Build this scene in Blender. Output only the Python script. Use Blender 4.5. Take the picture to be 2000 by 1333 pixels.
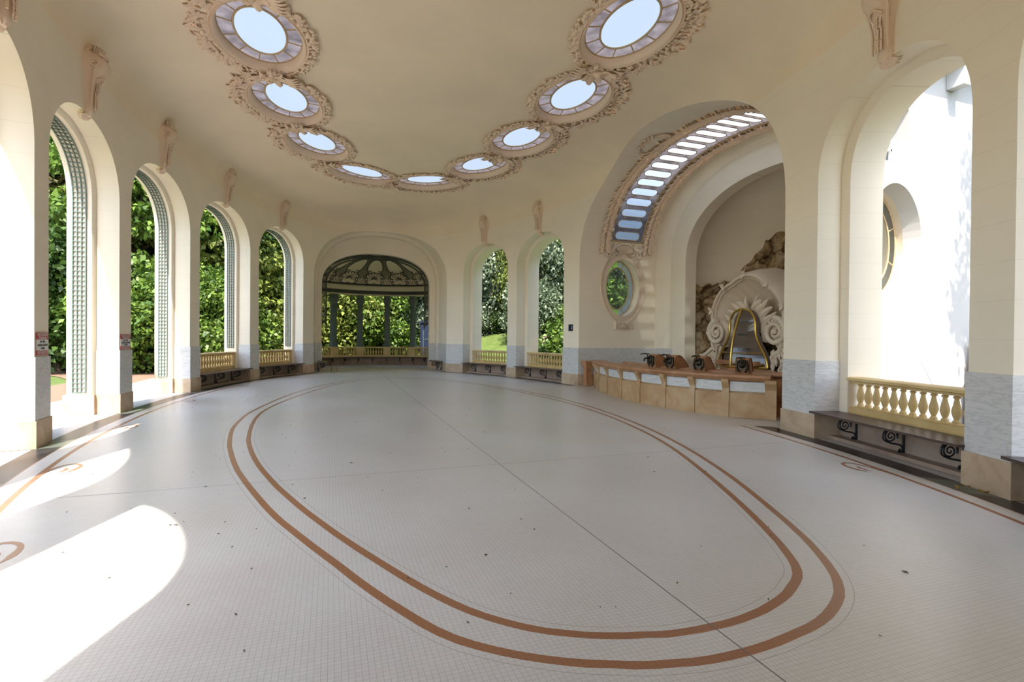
import bpy, bmesh, math, random
import numpy as np
from mathutils import Vector, Matrix, noise

for o in list(bpy.data.objects):
    bpy.data.objects.remove(o, do_unlink=True)
SC = bpy.context.scene
COL = SC.collection
PI = math.pi
rnd = random.Random(7)

# ------------------------------------------------------------------ camera, sky, sun, exposure
cam_data = bpy.data.cameras.new('camera')
cam = bpy.data.objects.new('camera', cam_data)
COL.objects.link(cam)
cam_data.sensor_fit = 'HORIZONTAL'
cam_data.sensor_width = 36.0
cam_data.lens = 18.144
cam_data.clip_start = 0.05
cam_data.clip_end = 400
_th, _pi, _ro = 0.3377, -math.atan(7.6/1008), 0.0091
_fw = Vector((math.sin(_th)*math.cos(_pi), math.cos(_th)*math.cos(_pi), math.sin(_pi)))
_r0 = Vector((math.cos(_th), -math.sin(_th), 0)); _u0 = _r0.cross(_fw)
_rt = _r0*math.cos(_ro) + _u0*math.sin(_ro); _up = _u0*math.cos(_ro) - _r0*math.sin(_ro)
_m = Matrix((( _rt.x, _up.x, -_fw.x, -2.140), (_rt.y, _up.y, -_fw.y, -12.628), (_rt.z, _up.z, -_fw.z, 1.7), (0, 0, 0, 1)))
cam.matrix_world = _m
SC.camera = cam

SUN_EL = math.radians(56)
SUN_DIR = Vector((0.305*math.cos(SUN_EL), 0.952*math.cos(SUN_EL), -math.sin(SUN_EL)))   # the way the light travels
world = bpy.data.worlds.new('world'); SC.world = world
world.use_nodes = True
wn = world.node_tree.nodes; wl = world.node_tree.links
sky = wn.new('ShaderNodeTexSky'); sky.sky_type = 'NISHITA'
sky.sun_disc = False; sky.sun_elevation = SUN_EL; sky.sun_rotation = math.radians(196)
sky.dust_density = 1.6
wn['Background'].inputs['Strength'].default_value = 0.34
wl.new(sky.outputs[0], wn['Background'].inputs['Color'])
sun_data = bpy.data.lights.new('sun', 'SUN'); sun_data.energy = 4.3; sun_data.angle = math.radians(0.6)
sun_data.color = (1.0, 0.94, 0.84)
sun = bpy.data.objects.new('sun', sun_data); COL.objects.link(sun)
sun.rotation_mode = 'QUATERNION'; sun.rotation_quaternion = SUN_DIR.to_track_quat('-Z', 'Y')
sun.location = (-10, -25, 40)

SC.view_settings.view_transform = 'Standard'
SC.view_settings.look = 'None'
SC.view_settings.exposure = 1.2
SC.view_settings.gamma = 1.0
SC.view_settings.use_curve_mapping = False
SC.cycles.max_bounces = 14
SC.cycles.diffuse_bounces = 8
SC.cycles.transparent_max_bounces = 12
SC.cycles.use_denoising = True
SC.cycles.sample_clamp_indirect = 8

# ------------------------------------------------------------------ materials
MATS = {}
def mat(name, base=(0.8, 0.8, 0.8), rough=0.6, metal=0.0, spec=0.5):
    m = bpy.data.materials.new(name); m.use_nodes = True
    b = m.node_tree.nodes['Principled BSDF']
    b.inputs['Base Color'].default_value = (*base, 1)
    b.inputs['Roughness'].default_value = rough
    b.inputs['Metallic'].default_value = metal
    b.inputs['Specular IOR Level'].default_value = spec
    MATS[name] = m
    return m
def nd(m, kind, **kw):
    n = m.node_tree.nodes.new(kind)
    for k, v in kw.items(): setattr(n, k, v)
    return n
def lk(m, a, b): m.node_tree.links.new(a, b)
def bsdf(m): return m.node_tree.nodes['Principled BSDF']
def coords(m, scale=1.0, kind='Object'):
    tc = nd(m, 'ShaderNodeTexCoord'); mp = nd(m, 'ShaderNodeMapping')
    mp.inputs['Scale'].default_value = (scale, scale, scale) if not isinstance(scale, tuple) else scale
    lk(m, tc.outputs[kind], mp.inputs['Vector'])
    return mp.outputs['Vector']
def ramp(m, fac, stops):
    r = nd(m, 'ShaderNodeValToRGB')
    e = r.color_ramp.elements
    while len(e) < len(stops): e.new(0.5)
    for i, (p, c) in enumerate(stops):
        e[i].position = p; e[i].color = (*c, 1)
    lk(m, fac, r.inputs['Fac'])
    return r.outputs['Color']
def noise_tex(m, vec, scale, detail=4, rough=0.55, dist=0.0):
    n = nd(m, 'ShaderNodeTexNoise'); n.inputs['Scale'].default_value = scale
    n.inputs['Detail'].default_value = detail; n.inputs['Roughness'].default_value = rough
    n.inputs['Distortion'].default_value = dist
    lk(m, vec, n.inputs['Vector'])
    return n.outputs['Fac']
def bump(m, h, strength=0.2, dist=0.02):
    b = nd(m, 'ShaderNodeBump'); b.inputs['Strength'].default_value = strength; b.inputs['Distance'].default_value = dist
    lk(m, h, b.inputs['Height']); lk(m, b.outputs['Normal'], bsdf(m).inputs['Normal'])
def mixc(m, fac, a, b, blend='MIX'):
    x = nd(m, 'ShaderNodeMix', data_type='RGBA', blend_type=blend)
    for sock, val in ((x.inputs[0], fac), (x.inputs[6], a), (x.inputs[7], b)):
        if hasattr(val, 'is_output'): lk(m, val, sock)
        elif isinstance(val, tuple): sock.default_value = (*val, 1)
        else: sock.default_value = val
    return x.outputs[2]
def mathn(m, op, a, b=None):
    x = nd(m, 'ShaderNodeMath', operation=op)
    for i, v in enumerate((a, b)):
        if v is None: continue
        if hasattr(v, 'is_output'): lk(m, v, x.inputs[i])
        else: x.inputs[i].default_value = v
    return x.outputs[0]

def plaster_mat(name, base, courses=True):
    m = mat(name, base, 0.75, spec=0.25)
    v = coords(m)
    c = ramp(m, noise_tex(m, v, 0.6, 5), [(0.3, tuple(x*0.94 for x in base)), (0.7, tuple(min(1, x*1.03) for x in base))])
    if courses:   # faint joints between the stone courses
        sx = nd(m, 'ShaderNodeSeparateXYZ'); lk(m, v, sx.inputs[0])
        fr = mathn(m, 'FRACT', mathn(m, 'DIVIDE', sx.outputs[2], 0.43))
        line = mathn(m, 'LESS_THAN', fr, 0.012)
        c = mixc(m, mathn(m, 'MULTIPLY', line, 0.28), c, (0.45, 0.40, 0.32))
    lk(m, c, bsdf(m).inputs['Base Color'])
    bump(m, noise_tex(m, v, 60, 3), 0.05, 0.01)
    return m
PLASTER = plaster_mat('cream_plaster', (0.85, 0.77, 0.63))
CEIL = plaster_mat('cream_ceiling_plaster', (0.86, 0.735, 0.56), False)
CARVED = plaster_mat('carved_plaster', (0.80, 0.63, 0.485), False)
EXTWALL = plaster_mat('white_render', (0.60, 0.595, 0.58), False)

def marble_mat(name, base, vein, scale=3.4):
    m = mat(name, base, 0.28, spec=0.5)
    v = coords(m)
    mp = nd(m, 'ShaderNodeMapping'); mp.inputs['Rotation'].default_value = (0.75, 0.75, 0.3); mp.inputs['Scale'].default_value = (0.8, 0.8, 5.0)
    lk(m, v, mp.inputs['Vector'])
    w = nd(m, 'ShaderNodeTexNoise'); w.inputs['Scale'].default_value = scale; w.inputs['Detail'].default_value = 9
    w.inputs['Roughness'].default_value = 0.62; w.inputs['Distortion'].default_value = 0.45
    lk(m, mp.outputs[0], w.inputs['Vector'])
    ridge = mathn(m, 'ABSOLUTE', mathn(m, 'SUBTRACT', w.outputs['Fac'], 0.5))
    c = ramp(m, ridge, [(0.0, vein), (0.012, tuple((a+b)/2 for a, b in zip(vein, base))), (0.05, base)])
    c2 = mixc(m, mathn(m, 'MULTIPLY', noise_tex(m, v, 0.9, 3), 0.35), c, tuple(x*0.82 for x in base))
    lk(m, c2, bsdf(m).inputs['Base Color'])
    return m
MARBLE = marble_mat('white_marble', (0.645, 0.64, 0.625), (0.43, 0.435, 0.44))

def stone_mat(name, a, b, c, scale=1.6, rough=0.45):
    m = mat(name, a, rough, spec=0.4)
    v = coords(m)
    f = noise_tex(m, v, scale, 8, 0.65, 0.6)
    col = ramp(m, f, [(0.3, a), (0.5, b), (0.68, c)])
    lk(m, col, bsdf(m).inputs['Base Color'])
    bump(m, noise_tex(m, v, 18, 4), 0.08, 0.01)
    return m
SANDSTONE = stone_mat('tan_sandstone', (0.36, 0.25, 0.16), (0.50, 0.37, 0.25), (0.60, 0.47, 0.34))
REDSTONE = stone_mat('red_tan_stone', (0.30, 0.13, 0.06), (0.42, 0.21, 0.10), (0.50, 0.29, 0.16), 2.4, 0.35)
COUNTERSTONE = stone_mat('ochre_stone', (0.35, 0.19, 0.09), (0.46, 0.29, 0.14), (0.52, 0.36, 0.21), 2.0, 0.38)
OCHRE = stone_mat('yellow_stone', (0.52, 0.36, 0.15), (0.62, 0.45, 0.20), (0.70, 0.54, 0.28), 1.2, 0.6)
DARKSTONE = stone_mat('brown_bench_wall_stone', (0.23, 0.15, 0.11), (0.33, 0.23, 0.17), (0.42, 0.31, 0.23), 1.3, 0.5)

def rock_mat():
    m = mat('grotto_rock', (0.3, 0.22, 0.13), 0.85, spec=0.2)
    v = coords(m)
    f = noise_tex(m, v, 1.1, 10, 0.7, 1.2)
    col = ramp(m, f, [(0.30, (0.06, 0.042, 0.03)), (0.40, (0.26, 0.17, 0.085)), (0.52, (0.62, 0.44, 0.25)), (0.70, (0.60, 0.50, 0.37))])
    vo = nd(m, 'ShaderNodeTexVoronoi', feature='DISTANCE_TO_EDGE'); vo.inputs['Scale'].default_value = 1.15
    wv = nd(m, 'ShaderNodeVectorMath', operation='ADD'); n3 = nd(m, 'ShaderNodeTexNoise'); n3.inputs['Scale'].default_value = 1.6; n3.inputs['Detail'].default_value = 5
    lk(m, v, n3.inputs['Vector']); lk(m, v, wv.inputs[0]); lk(m, n3.outputs['Color'], wv.inputs[1]); lk(m, wv.outputs[0], vo.inputs['Vector'])
    crack = ramp(m, vo.outputs['Distance'], [(0.0, (0.16, 0.13, 0.10)), (0.04, (0.7, 0.66, 0.6)), (0.14, (1, 1, 1))])  # dirt in cracks, darkened too for shade that diffuse light lacks
    pits = ramp(m, noise_tex(m, v, 5.5, 8, 0.75), [(0.32, (0.42, 0.36, 0.3)), (0.46, (1, 1, 1))])
    col = mixc(m, 1.0, mixc(m, 1.0, col, crack, 'MULTIPLY'), pits, 'MULTIPLY')
    lk(m, col, bsdf(m).inputs['Base Color'])
    bump(m, noise_tex(m, v, 6, 9, 0.7), 1.0, 0.12)
    return m
ROCK = rock_mat()

def tile_mat(name, base, dark, bw=0.033):
    m = mat(name, base, 0.3, spec=0.5)
    v = coords(m)
    br = nd(m, 'ShaderNodeTexBrick'); br.offset = 0.0; br.squash = 1.0
    br.inputs['Scale'].default_value = 1.0
    br.inputs['Brick Width'].default_value = bw; br.inputs['Row Height'].default_value = bw
    br.inputs['Mortar Size'].default_value = 0.0014; br.inputs['Mortar Smooth'].default_value = 0.3
    br.inputs['Color1'].default_value = (*base, 1)
    br.inputs['Color2'].default_value = (*[x*0.955 for x in base], 1)
    br.inputs['Mortar'].default_value = (*dark, 1)
    lk(m, v, br.inputs['Vector'])
    f = noise_tex(m, v, 0.45, 6, 0.6)
    c = mixc(m, 1.0, br.outputs['Color'], ramp(m, f, [(0.3, (0.86, 0.83, 0.79)), (0.7, (1, 1, 1))]), 'MULTIPLY')
    lk(m, c, bsdf(m).inputs['Base Color'])
    r = nd(m, 'ShaderNodeMapRange'); r.inputs['To Min'].default_value = 0.22; r.inputs['To Max'].default_value = 0.42
    lk(m, f, r.inputs['Value']); lk(m, r.outputs[0], bsdf(m).inputs['Roughness'])
    return m
TILE = tile_mat('white_mosaic_tile', (0.69, 0.68, 0.655), (0.46, 0.44, 0.41))
TILERED = tile_mat('red_mosaic_tile', (0.37, 0.165, 0.075), (0.24, 0.11, 0.06))
TILEBLACK = tile_mat('black_mosaic_tile', (0.035, 0.035, 0.04), (0.06, 0.06, 0.06))
TILEGREEN = tile_mat('green_mosaic_tile', (0.16, 0.19, 0.16), (0.11, 0.12, 0.11))
FINELINE = mat('pale_grey_joint', (0.44, 0.42, 0.39), 0.6)
SEAM = mat('seam_grout', (0.22, 0.20, 0.18), 0.8)
IRON = mat('dark_iron', (0.022, 0.027, 0.03), 0.4, 0.2)
GREENIRON = mat('dark_green_ironwork', (0.055, 0.062, 0.048), 0.5)
LATTICE = mat('grey_green_lattice_paint', (0.15, 0.20, 0.175), 0.5)
COLPAINT = mat('green_grey_column_paint', (0.09, 0.12, 0.11), 0.5)
WOOD = mat('dark_brown_wood', (0.075, 0.045, 0.038), 0.35)
BRASS = mat('polished_brass', (0.55, 0.38, 0.10), 0.28, 1.0)
BRONZE = mat('dark_bronze', (0.06, 0.05, 0.035), 0.4, 0.8)
FRAME = mat('tan_window_frame', (0.50, 0.36, 0.20), 0.5)
WHITEP = mat('white_paint', (0.75, 0.75, 0.73), 0.5)
SIGNRED = mat('sign_red', (0.42, 0.03, 0.03), 0.45)
SIGNWHITE = mat('sign_white', (0.62, 0.62, 0.60), 0.45)
SIGNBLACK = mat('sign_black', (0.02, 0.02, 0.02), 0.5)
SIGNBLUE = mat('sign_navy', (0.008, 0.014, 0.045), 0.35)
BLUEP = mat('blue_paint', (0.005, 0.013, 0.04), 0.5)
TEALP = mat('teal_paint', (0.02, 0.22, 0.19), 0.5)
BARK = stone_mat('tree_bark', (0.05, 0.035, 0.025), (0.09, 0.065, 0.045), (0.14, 0.11, 0.08), 6, 0.9)
GRAVEL = stone_mat('pale_orange_gravel', (0.21, 0.122, 0.075), (0.25, 0.148, 0.093), (0.28, 0.172, 0.11), 8, 0.9)
PAVE = stone_mat('pale_paving', (0.45, 0.40, 0.34), (0.49, 0.44, 0.38), (0.53, 0.48, 0.42), 1.5, 0.6)
LAWNM = stone_mat('lawn_green', (0.055, 0.085, 0.016), (0.095, 0.14, 0.025), (0.14, 0.18, 0.04), 3.0, 0.95)
HILLM = stone_mat('dark_backdrop_green', (0.006, 0.014, 0.004), (0.02, 0.04, 0.008), (0.05, 0.08, 0.015), 1.7, 0.95)
SHELLM = plaster_mat('fountain_plaster', (0.70, 0.59, 0.465), False)

def glass_mat(name, color, clear=0.3, rough=0.15, through=None):
    """Milky glass: light that falls on it from outside passes on diffused, some goes straight through."""
    m = bpy.data.materials.new(name); m.use_nodes = True
    nt = m.node_tree; nt.nodes.clear()
    out = nt.nodes.new('ShaderNodeOutputMaterial')
    tl = nt.nodes.new('ShaderNodeBsdfTranslucent'); tl.inputs['Color'].default_value = (*color, 1)
    tr = nt.nodes.new('ShaderNodeBsdfTransparent'); tr.inputs['Color'].default_value = (*(through or color), 1)
    gl = nt.nodes.new('ShaderNodeBsdfGlossy'); gl.inputs['Roughness'].default_value = rough
    mx = nt.nodes.new('ShaderNodeMixShader'); mx.inputs[0].default_value = clear
    mx2 = nt.nodes.new('ShaderNodeMixShader'); mx2.inputs[0].default_value = 0.06
    nt.links.new(tl.outputs[0], mx.inputs[1]); nt.links.new(tr.outputs[0], mx.inputs[2])
    nt.links.new(mx.outputs[0], mx2.inputs[1]); nt.links.new(gl.outputs[0], mx2.inputs[2])
    nt.links.new(mx2.outputs[0], out.inputs[0])
    MATS[name] = m
    return m
G_MILK = glass_mat('milky_glass', (0.145, 0.172, 0.195), clear=0.03)
G_TINT = glass_mat('lilac_brown_glass', (0.09, 0.072, 0.074), clear=0.03)
_nt = G_TINT.node_tree
_tc = _nt.nodes.new('ShaderNodeTexCoord'); _nz = _nt.nodes.new('ShaderNodeTexNoise'); _nz.inputs['Scale'].default_value = 3.0; _nz.inputs['Detail'].default_value = 4
_rp = _nt.nodes.new('ShaderNodeValToRGB'); _rp.color_ramp.elements[0].position = 0.3; _rp.color_ramp.elements[1].position = 0.7
_rp.color_ramp.elements[0].color = (0.042, 0.035, 0.034, 1); _rp.color_ramp.elements[1].color = (0.115, 0.100, 0.100, 1)
_nt.links.new(_tc.outputs['Object'], _nz.inputs['Vector']); _nt.links.new(_nz.outputs['Fac'], _rp.inputs['Fac'])
for _n in _nt.nodes:
    if _n.type == 'BSDF_TRANSLUCENT': _nt.links.new(_rp.outputs[0], _n.inputs['Color'])
G_PILL = glass_mat('pale_blue_glass', (0.31, 0.36, 0.41), clear=0.09, through=(0.62, 0.70, 0.76))
G_CLEAR = glass_mat('clear_glass', (0.93, 0.96, 0.95), clear=0.96, rough=0.02)
G_GREEN = glass_mat('green_frosted_glass', (0.42, 0.66, 0.18), clear=0.1)
G_GREY = glass_mat('grey_window_glass', (0.45, 0.50, 0.52), clear=0.2, rough=0.1)

def leaf_mat(name, dark, light, transl=0.22):
    m = bpy.data.materials.new(name); m.use_nodes = True
    nt = m.node_tree; nt.nodes.clear()
    out = nt.nodes.new('ShaderNodeOutputMaterial')
    ge = nt.nodes.new('ShaderNodeNewGeometry')
    r = nt.nodes.new('ShaderNodeValToRGB')
    r.color_ramp.elements[0].color = (*dark, 1); r.color_ramp.elements[1].color = (*light, 1)
    nt.links.new(ge.outputs['Random Per Island'], r.inputs['Fac'])
    df = nt.nodes.new('ShaderNodeBsdfPrincipled'); df.inputs['Roughness'].default_value = 0.45
    df.inputs['Specular IOR Level'].default_value = 0.35
    tl = nt.nodes.new('ShaderNodeBsdfTranslucent')
    mx = nt.nodes.new('ShaderNodeMixShader'); mx.inputs[0].default_value = transl
    nt.links.new(r.outputs[0], df.inputs['Base Color']); nt.links.new(r.outputs[0], tl.inputs['Color'])
    nt.links.new(df.outputs[0], mx.inputs[1]); nt.links.new(tl.outputs[0], mx.inputs[2])
    nt.links.new(mx.outputs[0], out.inputs[0])
    MATS[name] = m
    return m
L_DEEP = leaf_mat('deep_green_leaf', (0.012, 0.032, 0.006), (0.085, 0.15, 0.025))
L_BRIGHT = leaf_mat('bright_green_leaf', (0.035, 0.085, 0.012), (0.20, 0.30, 0.045))
L_YELLOW = leaf_mat('yellow_green_leaf', (0.07, 0.10, 0.014), (0.33, 0.38, 0.075))
L_GREY = leaf_mat('grey_green_leaf', (0.03, 0.06, 0.028), (0.29, 0.35, 0.21))
L_OLIVE = leaf_mat('olive_brown_leaf', (0.05, 0.05, 0.015), (0.22, 0.20, 0.07))
PETAL = leaf_mat('pink_petal', (0.55, 0.30, 0.33), (0.75, 0.55, 0.55))
FALLEN = leaf_mat('fallen_leaf', (0.20, 0.09, 0.02), (0.40, 0.24, 0.05), 0.1)
SPECK = mat('dry_litter', (0.07, 0.05, 0.035), 0.9)

# ------------------------------------------------------------------ mesh helpers
class MB:
    """Collects faces; build() links them as ONE mesh object."""
    def __init__(s): s.v = []; s.f = []; s.m = []
    def add(s, vs, fs, mi=0):
        o = len(s.v); s.v.extend([tuple(p) for p in vs])
        for f in fs: s.f.append(tuple(i+o for i in f)); s.m.append(mi)
    def quad(s, a, b, c, d, mi=0): s.add((a, b, c, d), ((0, 1, 2, 3),), mi)
    def box(s, c, size, M=None, mi=0, taper=1.0):
        x, y, z = (q/2 for q in size); t = taper
        vs = [Vector(p) for p in ((-x, -y, -z), (x, -y, -z), (x, y, -z), (-x, y, -z), (-x*t, -y*t, z), (x*t, -y*t, z), (x*t, y*t, z), (-x*t, y*t, z))]
        vs = [(M @ p if M else p) + Vector(c) for p in vs]
        s.add(vs, ((0, 3, 2, 1), (4, 5, 6, 7), (0, 1, 5, 4), (1, 2, 6, 5), (2, 3, 7, 6), (3, 0, 4, 7)), mi)
    def loft(s, rings, caps=True, closed=True, mi=0, loop=False):
        n = len(rings[0]); o = len(s.v)
        for r in rings: s.v.extend([tuple(p) for p in r])
        m = n if closed else n-1
        R = len(rings)
        for i in range(R if loop else R-1):
            i2 = (i+1) % R
            for j in range(m):
                s.f.append((o+i*n+j, o+i*n+(j+1) % n, o+i2*n+(j+1) % n, o+i2*n+j)); s.m.append(mi)
        if caps and closed and not loop:
            s.f.append(tuple(o+j for j in reversed(range(n)))); s.m.append(mi)
            s.f.append(tuple(o+(R-1)*n+j for j in range(n))); s.m.append(mi)
    def tube(s, pts, r, n=6, closed=False, mi=0):
        pts = [Vector(p) for p in pts]; N = len(pts); rings = []
        ref = None
        for i, p in enumerate(pts):
            if closed: t = pts[(i+1) % N]-pts[i-1]
            else: t = pts[min(i+1, N-1)]-pts[max(i-1, 0)]
            if t.length < 1e-9: t = Vector((0, 0, 1))
            t.normalize()
            if ref is None: ref = Vector((0, 0, 1)) if abs(t.z) < 0.9 else Vector((1, 0, 0))
            a = ref - t*ref.dot(t)
            if a.length < 1e-6: a = t.orthogonal()
            a.normalize(); ref = a; b = t.cross(a)
            rr = r[i] if isinstance(r, (list, tuple)) else r
            rings.append([p + (a*math.cos(2*PI*k/n+PI/n)+b*math.sin(2*PI*k/n+PI/n))*rr for k in range(n)])
        s.loft(rings, not closed, True, mi, closed)
    def lathe(s, prof, n=16, o=(0, 0, 0), a0=0, a1=2*PI, mi=0):
        full = abs(a1-a0-2*PI) < 1e-6; k = n if full else n+1
        rings = [[(o[0]+r*math.cos(a0+(a1-a0)*j/n), o[1]+r*math.sin(a0+(a1-a0)*j/n), o[2]+z) for j in range(k)] for r, z in prof]
        s.loft(rings, full, full, mi)
    def grid(s, P, mi=0, mf=None):
        o = len(s.v); R = len(P); n = len(P[0])
        for r in P: s.v.extend([tuple(p) for p in r])
        for i in range(R-1):
            for j in range(n-1):
                k = mf(i, j) if mf else mi
                if k is None: continue
                s.f.append((o+i*n+j, o+i*n+j+1, o+(i+1)*n+j+1, o+(i+1)*n+j)); s.m.append(k)
    def sphere(s, c, r, n=8, m=6, mi=0):
        rx, ry, rz = (r, r, r) if not isinstance(r, tuple) else r
        rings = [[(c[0]+rx*math.sin(PI*i/m)*math.cos(2*PI*j/n), c[1]+ry*math.sin(PI*i/m)*math.sin(2*PI*j/n), c[2]-rz*math.cos(PI*i/m)) for j in range(n)] for i in range(1, m)]
        rings = [[(c[0], c[1], c[2]-rz)]*n]+rings+[[(c[0], c[1], c[2]+rz)]*n]
        s.loft(rings, False, True, mi)
    def xform(s, M, start=0):
        for i in range(start, len(s.v)): s.v[i] = tuple(M @ Vector(s.v[i]))
    def build(s, name, mats, parent=None, smooth=True, angle=35, merge=True):
        me = bpy.data.meshes.new(name)
        me.from_pydata(s.v, [], s.f)
        if not isinstance(mats, (list, tuple)): mats = [mats]
        for m in mats: me.materials.append(m)
        if len(mats) > 1: me.polygons.foreach_set('material_index', s.m)
        if merge:
            bm = bmesh.new(); bm.from_mesh(me)
            bmesh.ops.remove_doubles(bm, verts=bm.verts, dist=1e-5)
            bmesh.ops.dissolve_degenerate(bm, edges=bm.edges, dist=1e-5)
            bmesh.ops.recalc_face_normals(bm, faces=bm.faces)
            bm.to_mesh(me); bm.free()
        if smooth:
            me.polygons.foreach_set('use_smooth', [True]*len(me.polygons))
            me.set_sharp_from_angle(angle=math.radians(angle))
        o = bpy.data.objects.new(name, me); COL.objects.link(o)
        if parent: o.parent = parent
        return o

def tag(o, label=None, cat=None, group=None, kind=None):
    if label: o['label'] = label
    if cat: o['category'] = cat
    if group: o['group'] = group
    if kind: o['kind'] = kind
    return o
def thing(name, label, cat, M=None, group=None):
    o = bpy.data.objects.new(name, None); COL.objects.link(o); o.empty_display_size = 0.2
    if M is not None: o.matrix_world = M
    return tag(o, label, cat, group)
def copy_tree(o, parent=None):
    c = o.copy(); COL.objects.link(c); c.parent = parent
    for ch in list(o.children): copy_tree(ch, c)
    return c
def struct(o, label=None): return tag(o, label, None, None, 'structure')
def frame_matrix(o, x, y, z):
    x, y, z = Vector(x), Vector(y), Vector(z)
    return Matrix(((x.x, y.x, z.x, o[0]), (x.y, y.y, z.y, o[1]), (x.z, y.z, z.z, o[2]), (0, 0, 0, 1)))
def smooth_curve(P, n=6, closed=False):
    P = [Vector(p) for p in P]; N = len(P); out = []
    for i in range(N if closed else N-1):
        p0 = P[i-1] if (closed or i > 0) else P[0]*2-P[1]
        p1, p2 = P[i], P[(i+1) % N]
        p3 = P[(i+2) % N] if (closed or i+2 < N) else P[-1]*2-P[-2]
        for k in range(n):
            t = k/n
            out.append(0.5*((2*p1)+(p2-p0)*t+(2*p0-5*p1+4*p2-p3)*t*t+(3*p1-p0-3*p2+p3)*t**3))
    if not closed: out.append(P[-1])
    return out
def spiral(c, r0, r1, turns, a0, n=40, plane='xz', sgn=1):
    out = []
    for i in range(n+1):
        f = i/n; a = a0+sgn*2*PI*turns*f; r = r0+(r1-r0)*f
        d = (r*math.cos(a), r*math.sin(a))
        out.append(Vector((c[0]+d[0], c[1], c[2]+d[1])) if plane == 'xz' else Vector((c[0], c[1]+d[0], c[2]+d[1])) if plane == 'yz' else Vector((c[0]+d[0], c[1]+d[1], c[2])))
    return out
def add_leaf(mb, p, d, n, L, w, curl=0.3, mi=0):
    """A curled acanthus-like leaf lobe from p along d, with surface normal n."""
    p, d, n = Vector(p), Vector(d).normalized(), Vector(n).normalized()
    sd = d.cross(n).normalized()
    rows = []
    for f, ww, h in ((0, 0.35, 0.0), (0.35, 1.0, 0.35), (0.7, 0.75, 0.42), (1.0, 0.12, 0.42-curl)):
        c = p+d*L*f+n*L*h*0.55
        rows.append([c-sd*w*ww, c+n*w*0.45*ww, c+sd*w*ww])
    base = p-n*0.01
    mb.grid(rows)
    mb.add([rows[0][0], rows[1][0], rows[2][0], rows[3][1], rows[2][2], rows[1][2], rows[0][2]], ((0, 1, 2, 3, 4, 5, 6),))
# ------------------------------------------------------------------ the oval hall: walls, cove and ceiling
A, B = 13.76, 6.41            # half axes of the hall (y along its length)
Z0, CH, CW, CWA, CN = 6.6, 1.24, 3.3, 6.5, 3.0     # the cove: start height, rise, width at the sides and at the ends
def cove(phi):
    return 1-math.cos(phi)**(2/CN) if phi < PI/2-1e-9 else 1.0, math.sin(min(phi, PI/2))**(2/CN)
def SP(t, s):
    """Point of the shell at plan parameter t (radians) and profile parameter s."""
    if s <= Z0: return Vector((B*math.cos(t), A*math.sin(t), s))
    if s <= Z0+1:
        q, zz = cove((s-Z0)*PI/2)
        return Vector(((B-CW*q)*math.cos(t), (A-CWA*q)*math.sin(t), Z0+CH*zz))
    k = s-Z0-1
    return Vector(((B-CW)*(1-k)*math.cos(t), (A-CWA)*(1-k)*math.sin(t), Z0+CH+0.10*k*(2-k)))
def s_of_z(z):
    if z <= Z0: return z
    return Z0+(2/PI)*math.asin(min(1, ((z-Z0)/CH)**(CN/2)))
def nrm(t):
    n = Vector((math.cos(t)/B, math.sin(t)/A, 0)); n.normalize(); return n
D2R = math.radians

class Opening:
    def __init__(s, name, a0, a1, zs, rise, n=2.2, d1=0.42, d2=1.05, step=0.15):
        s.name, s.t0, s.t1, s.zs, s.rise, s.n, s.d1, s.d2, s.step = name, D2R(a0), D2R(a1), zs, rise, n, d1, d2, step
        p0, p1 = SP(s.t0, 0), SP(s.t1, 0)
        s.O = (p0+p1)/2; s.c = (p1-p0).normalized(); s.hw = (p1-p0).length/2
        s.nv = Vector((s.c.y, -s.c.x, 0))
        if s.nv.dot(nrm((s.t0+s.t1)/2)) < 0: s.nv = -s.nv
    def zarch(s, f):
        f = min(1, abs(f)); return s.zs+s.rise*(1-f**s.n)**(1/s.n)
    def L(s, w, d, z): return s.O+s.c*w+s.nv*d+Vector((0, 0, z))
    def fs(s, n=32):
        out = [-math.cos(PI*i/n) for i in range(n+1)]
        if s.zs+s.rise > Z0:      # a column exactly where the arch passes into the cove
            f0 = (1-((Z0-s.zs)/s.rise)**s.n)**(1/s.n)
            out = sorted(out+[-f0, f0])
        return out
    def front(s):
        """Front edge of the arch on the hall surface: left foot, arch, right foot."""
        tm, th = (s.t0+s.t1)/2, (s.t1-s.t0)/2
        arch = [SP(tm+th*f, s_of_z(s.zarch(f))) for f in s.fs()]
        return [SP(s.t0, 0), SP(s.t0, s.zs*0.473)]+arch+[SP(s.t1, s.zs*0.473), SP(s.t1, 0)]
    def section(s, d, sh=0.0):
        h = s.hw-sh
        arch = [s.L(h*f, d, s.zs+(s.zarch(f)-s.zs)*(s.rise-sh)/s.rise) for f in s.fs()]
        return [s.L(-h, d, 0), s.L(-h, d, s.zs*0.5)]+arch+[s.L(h, d, s.zs*0.5), s.L(h, d, 0)]

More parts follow.
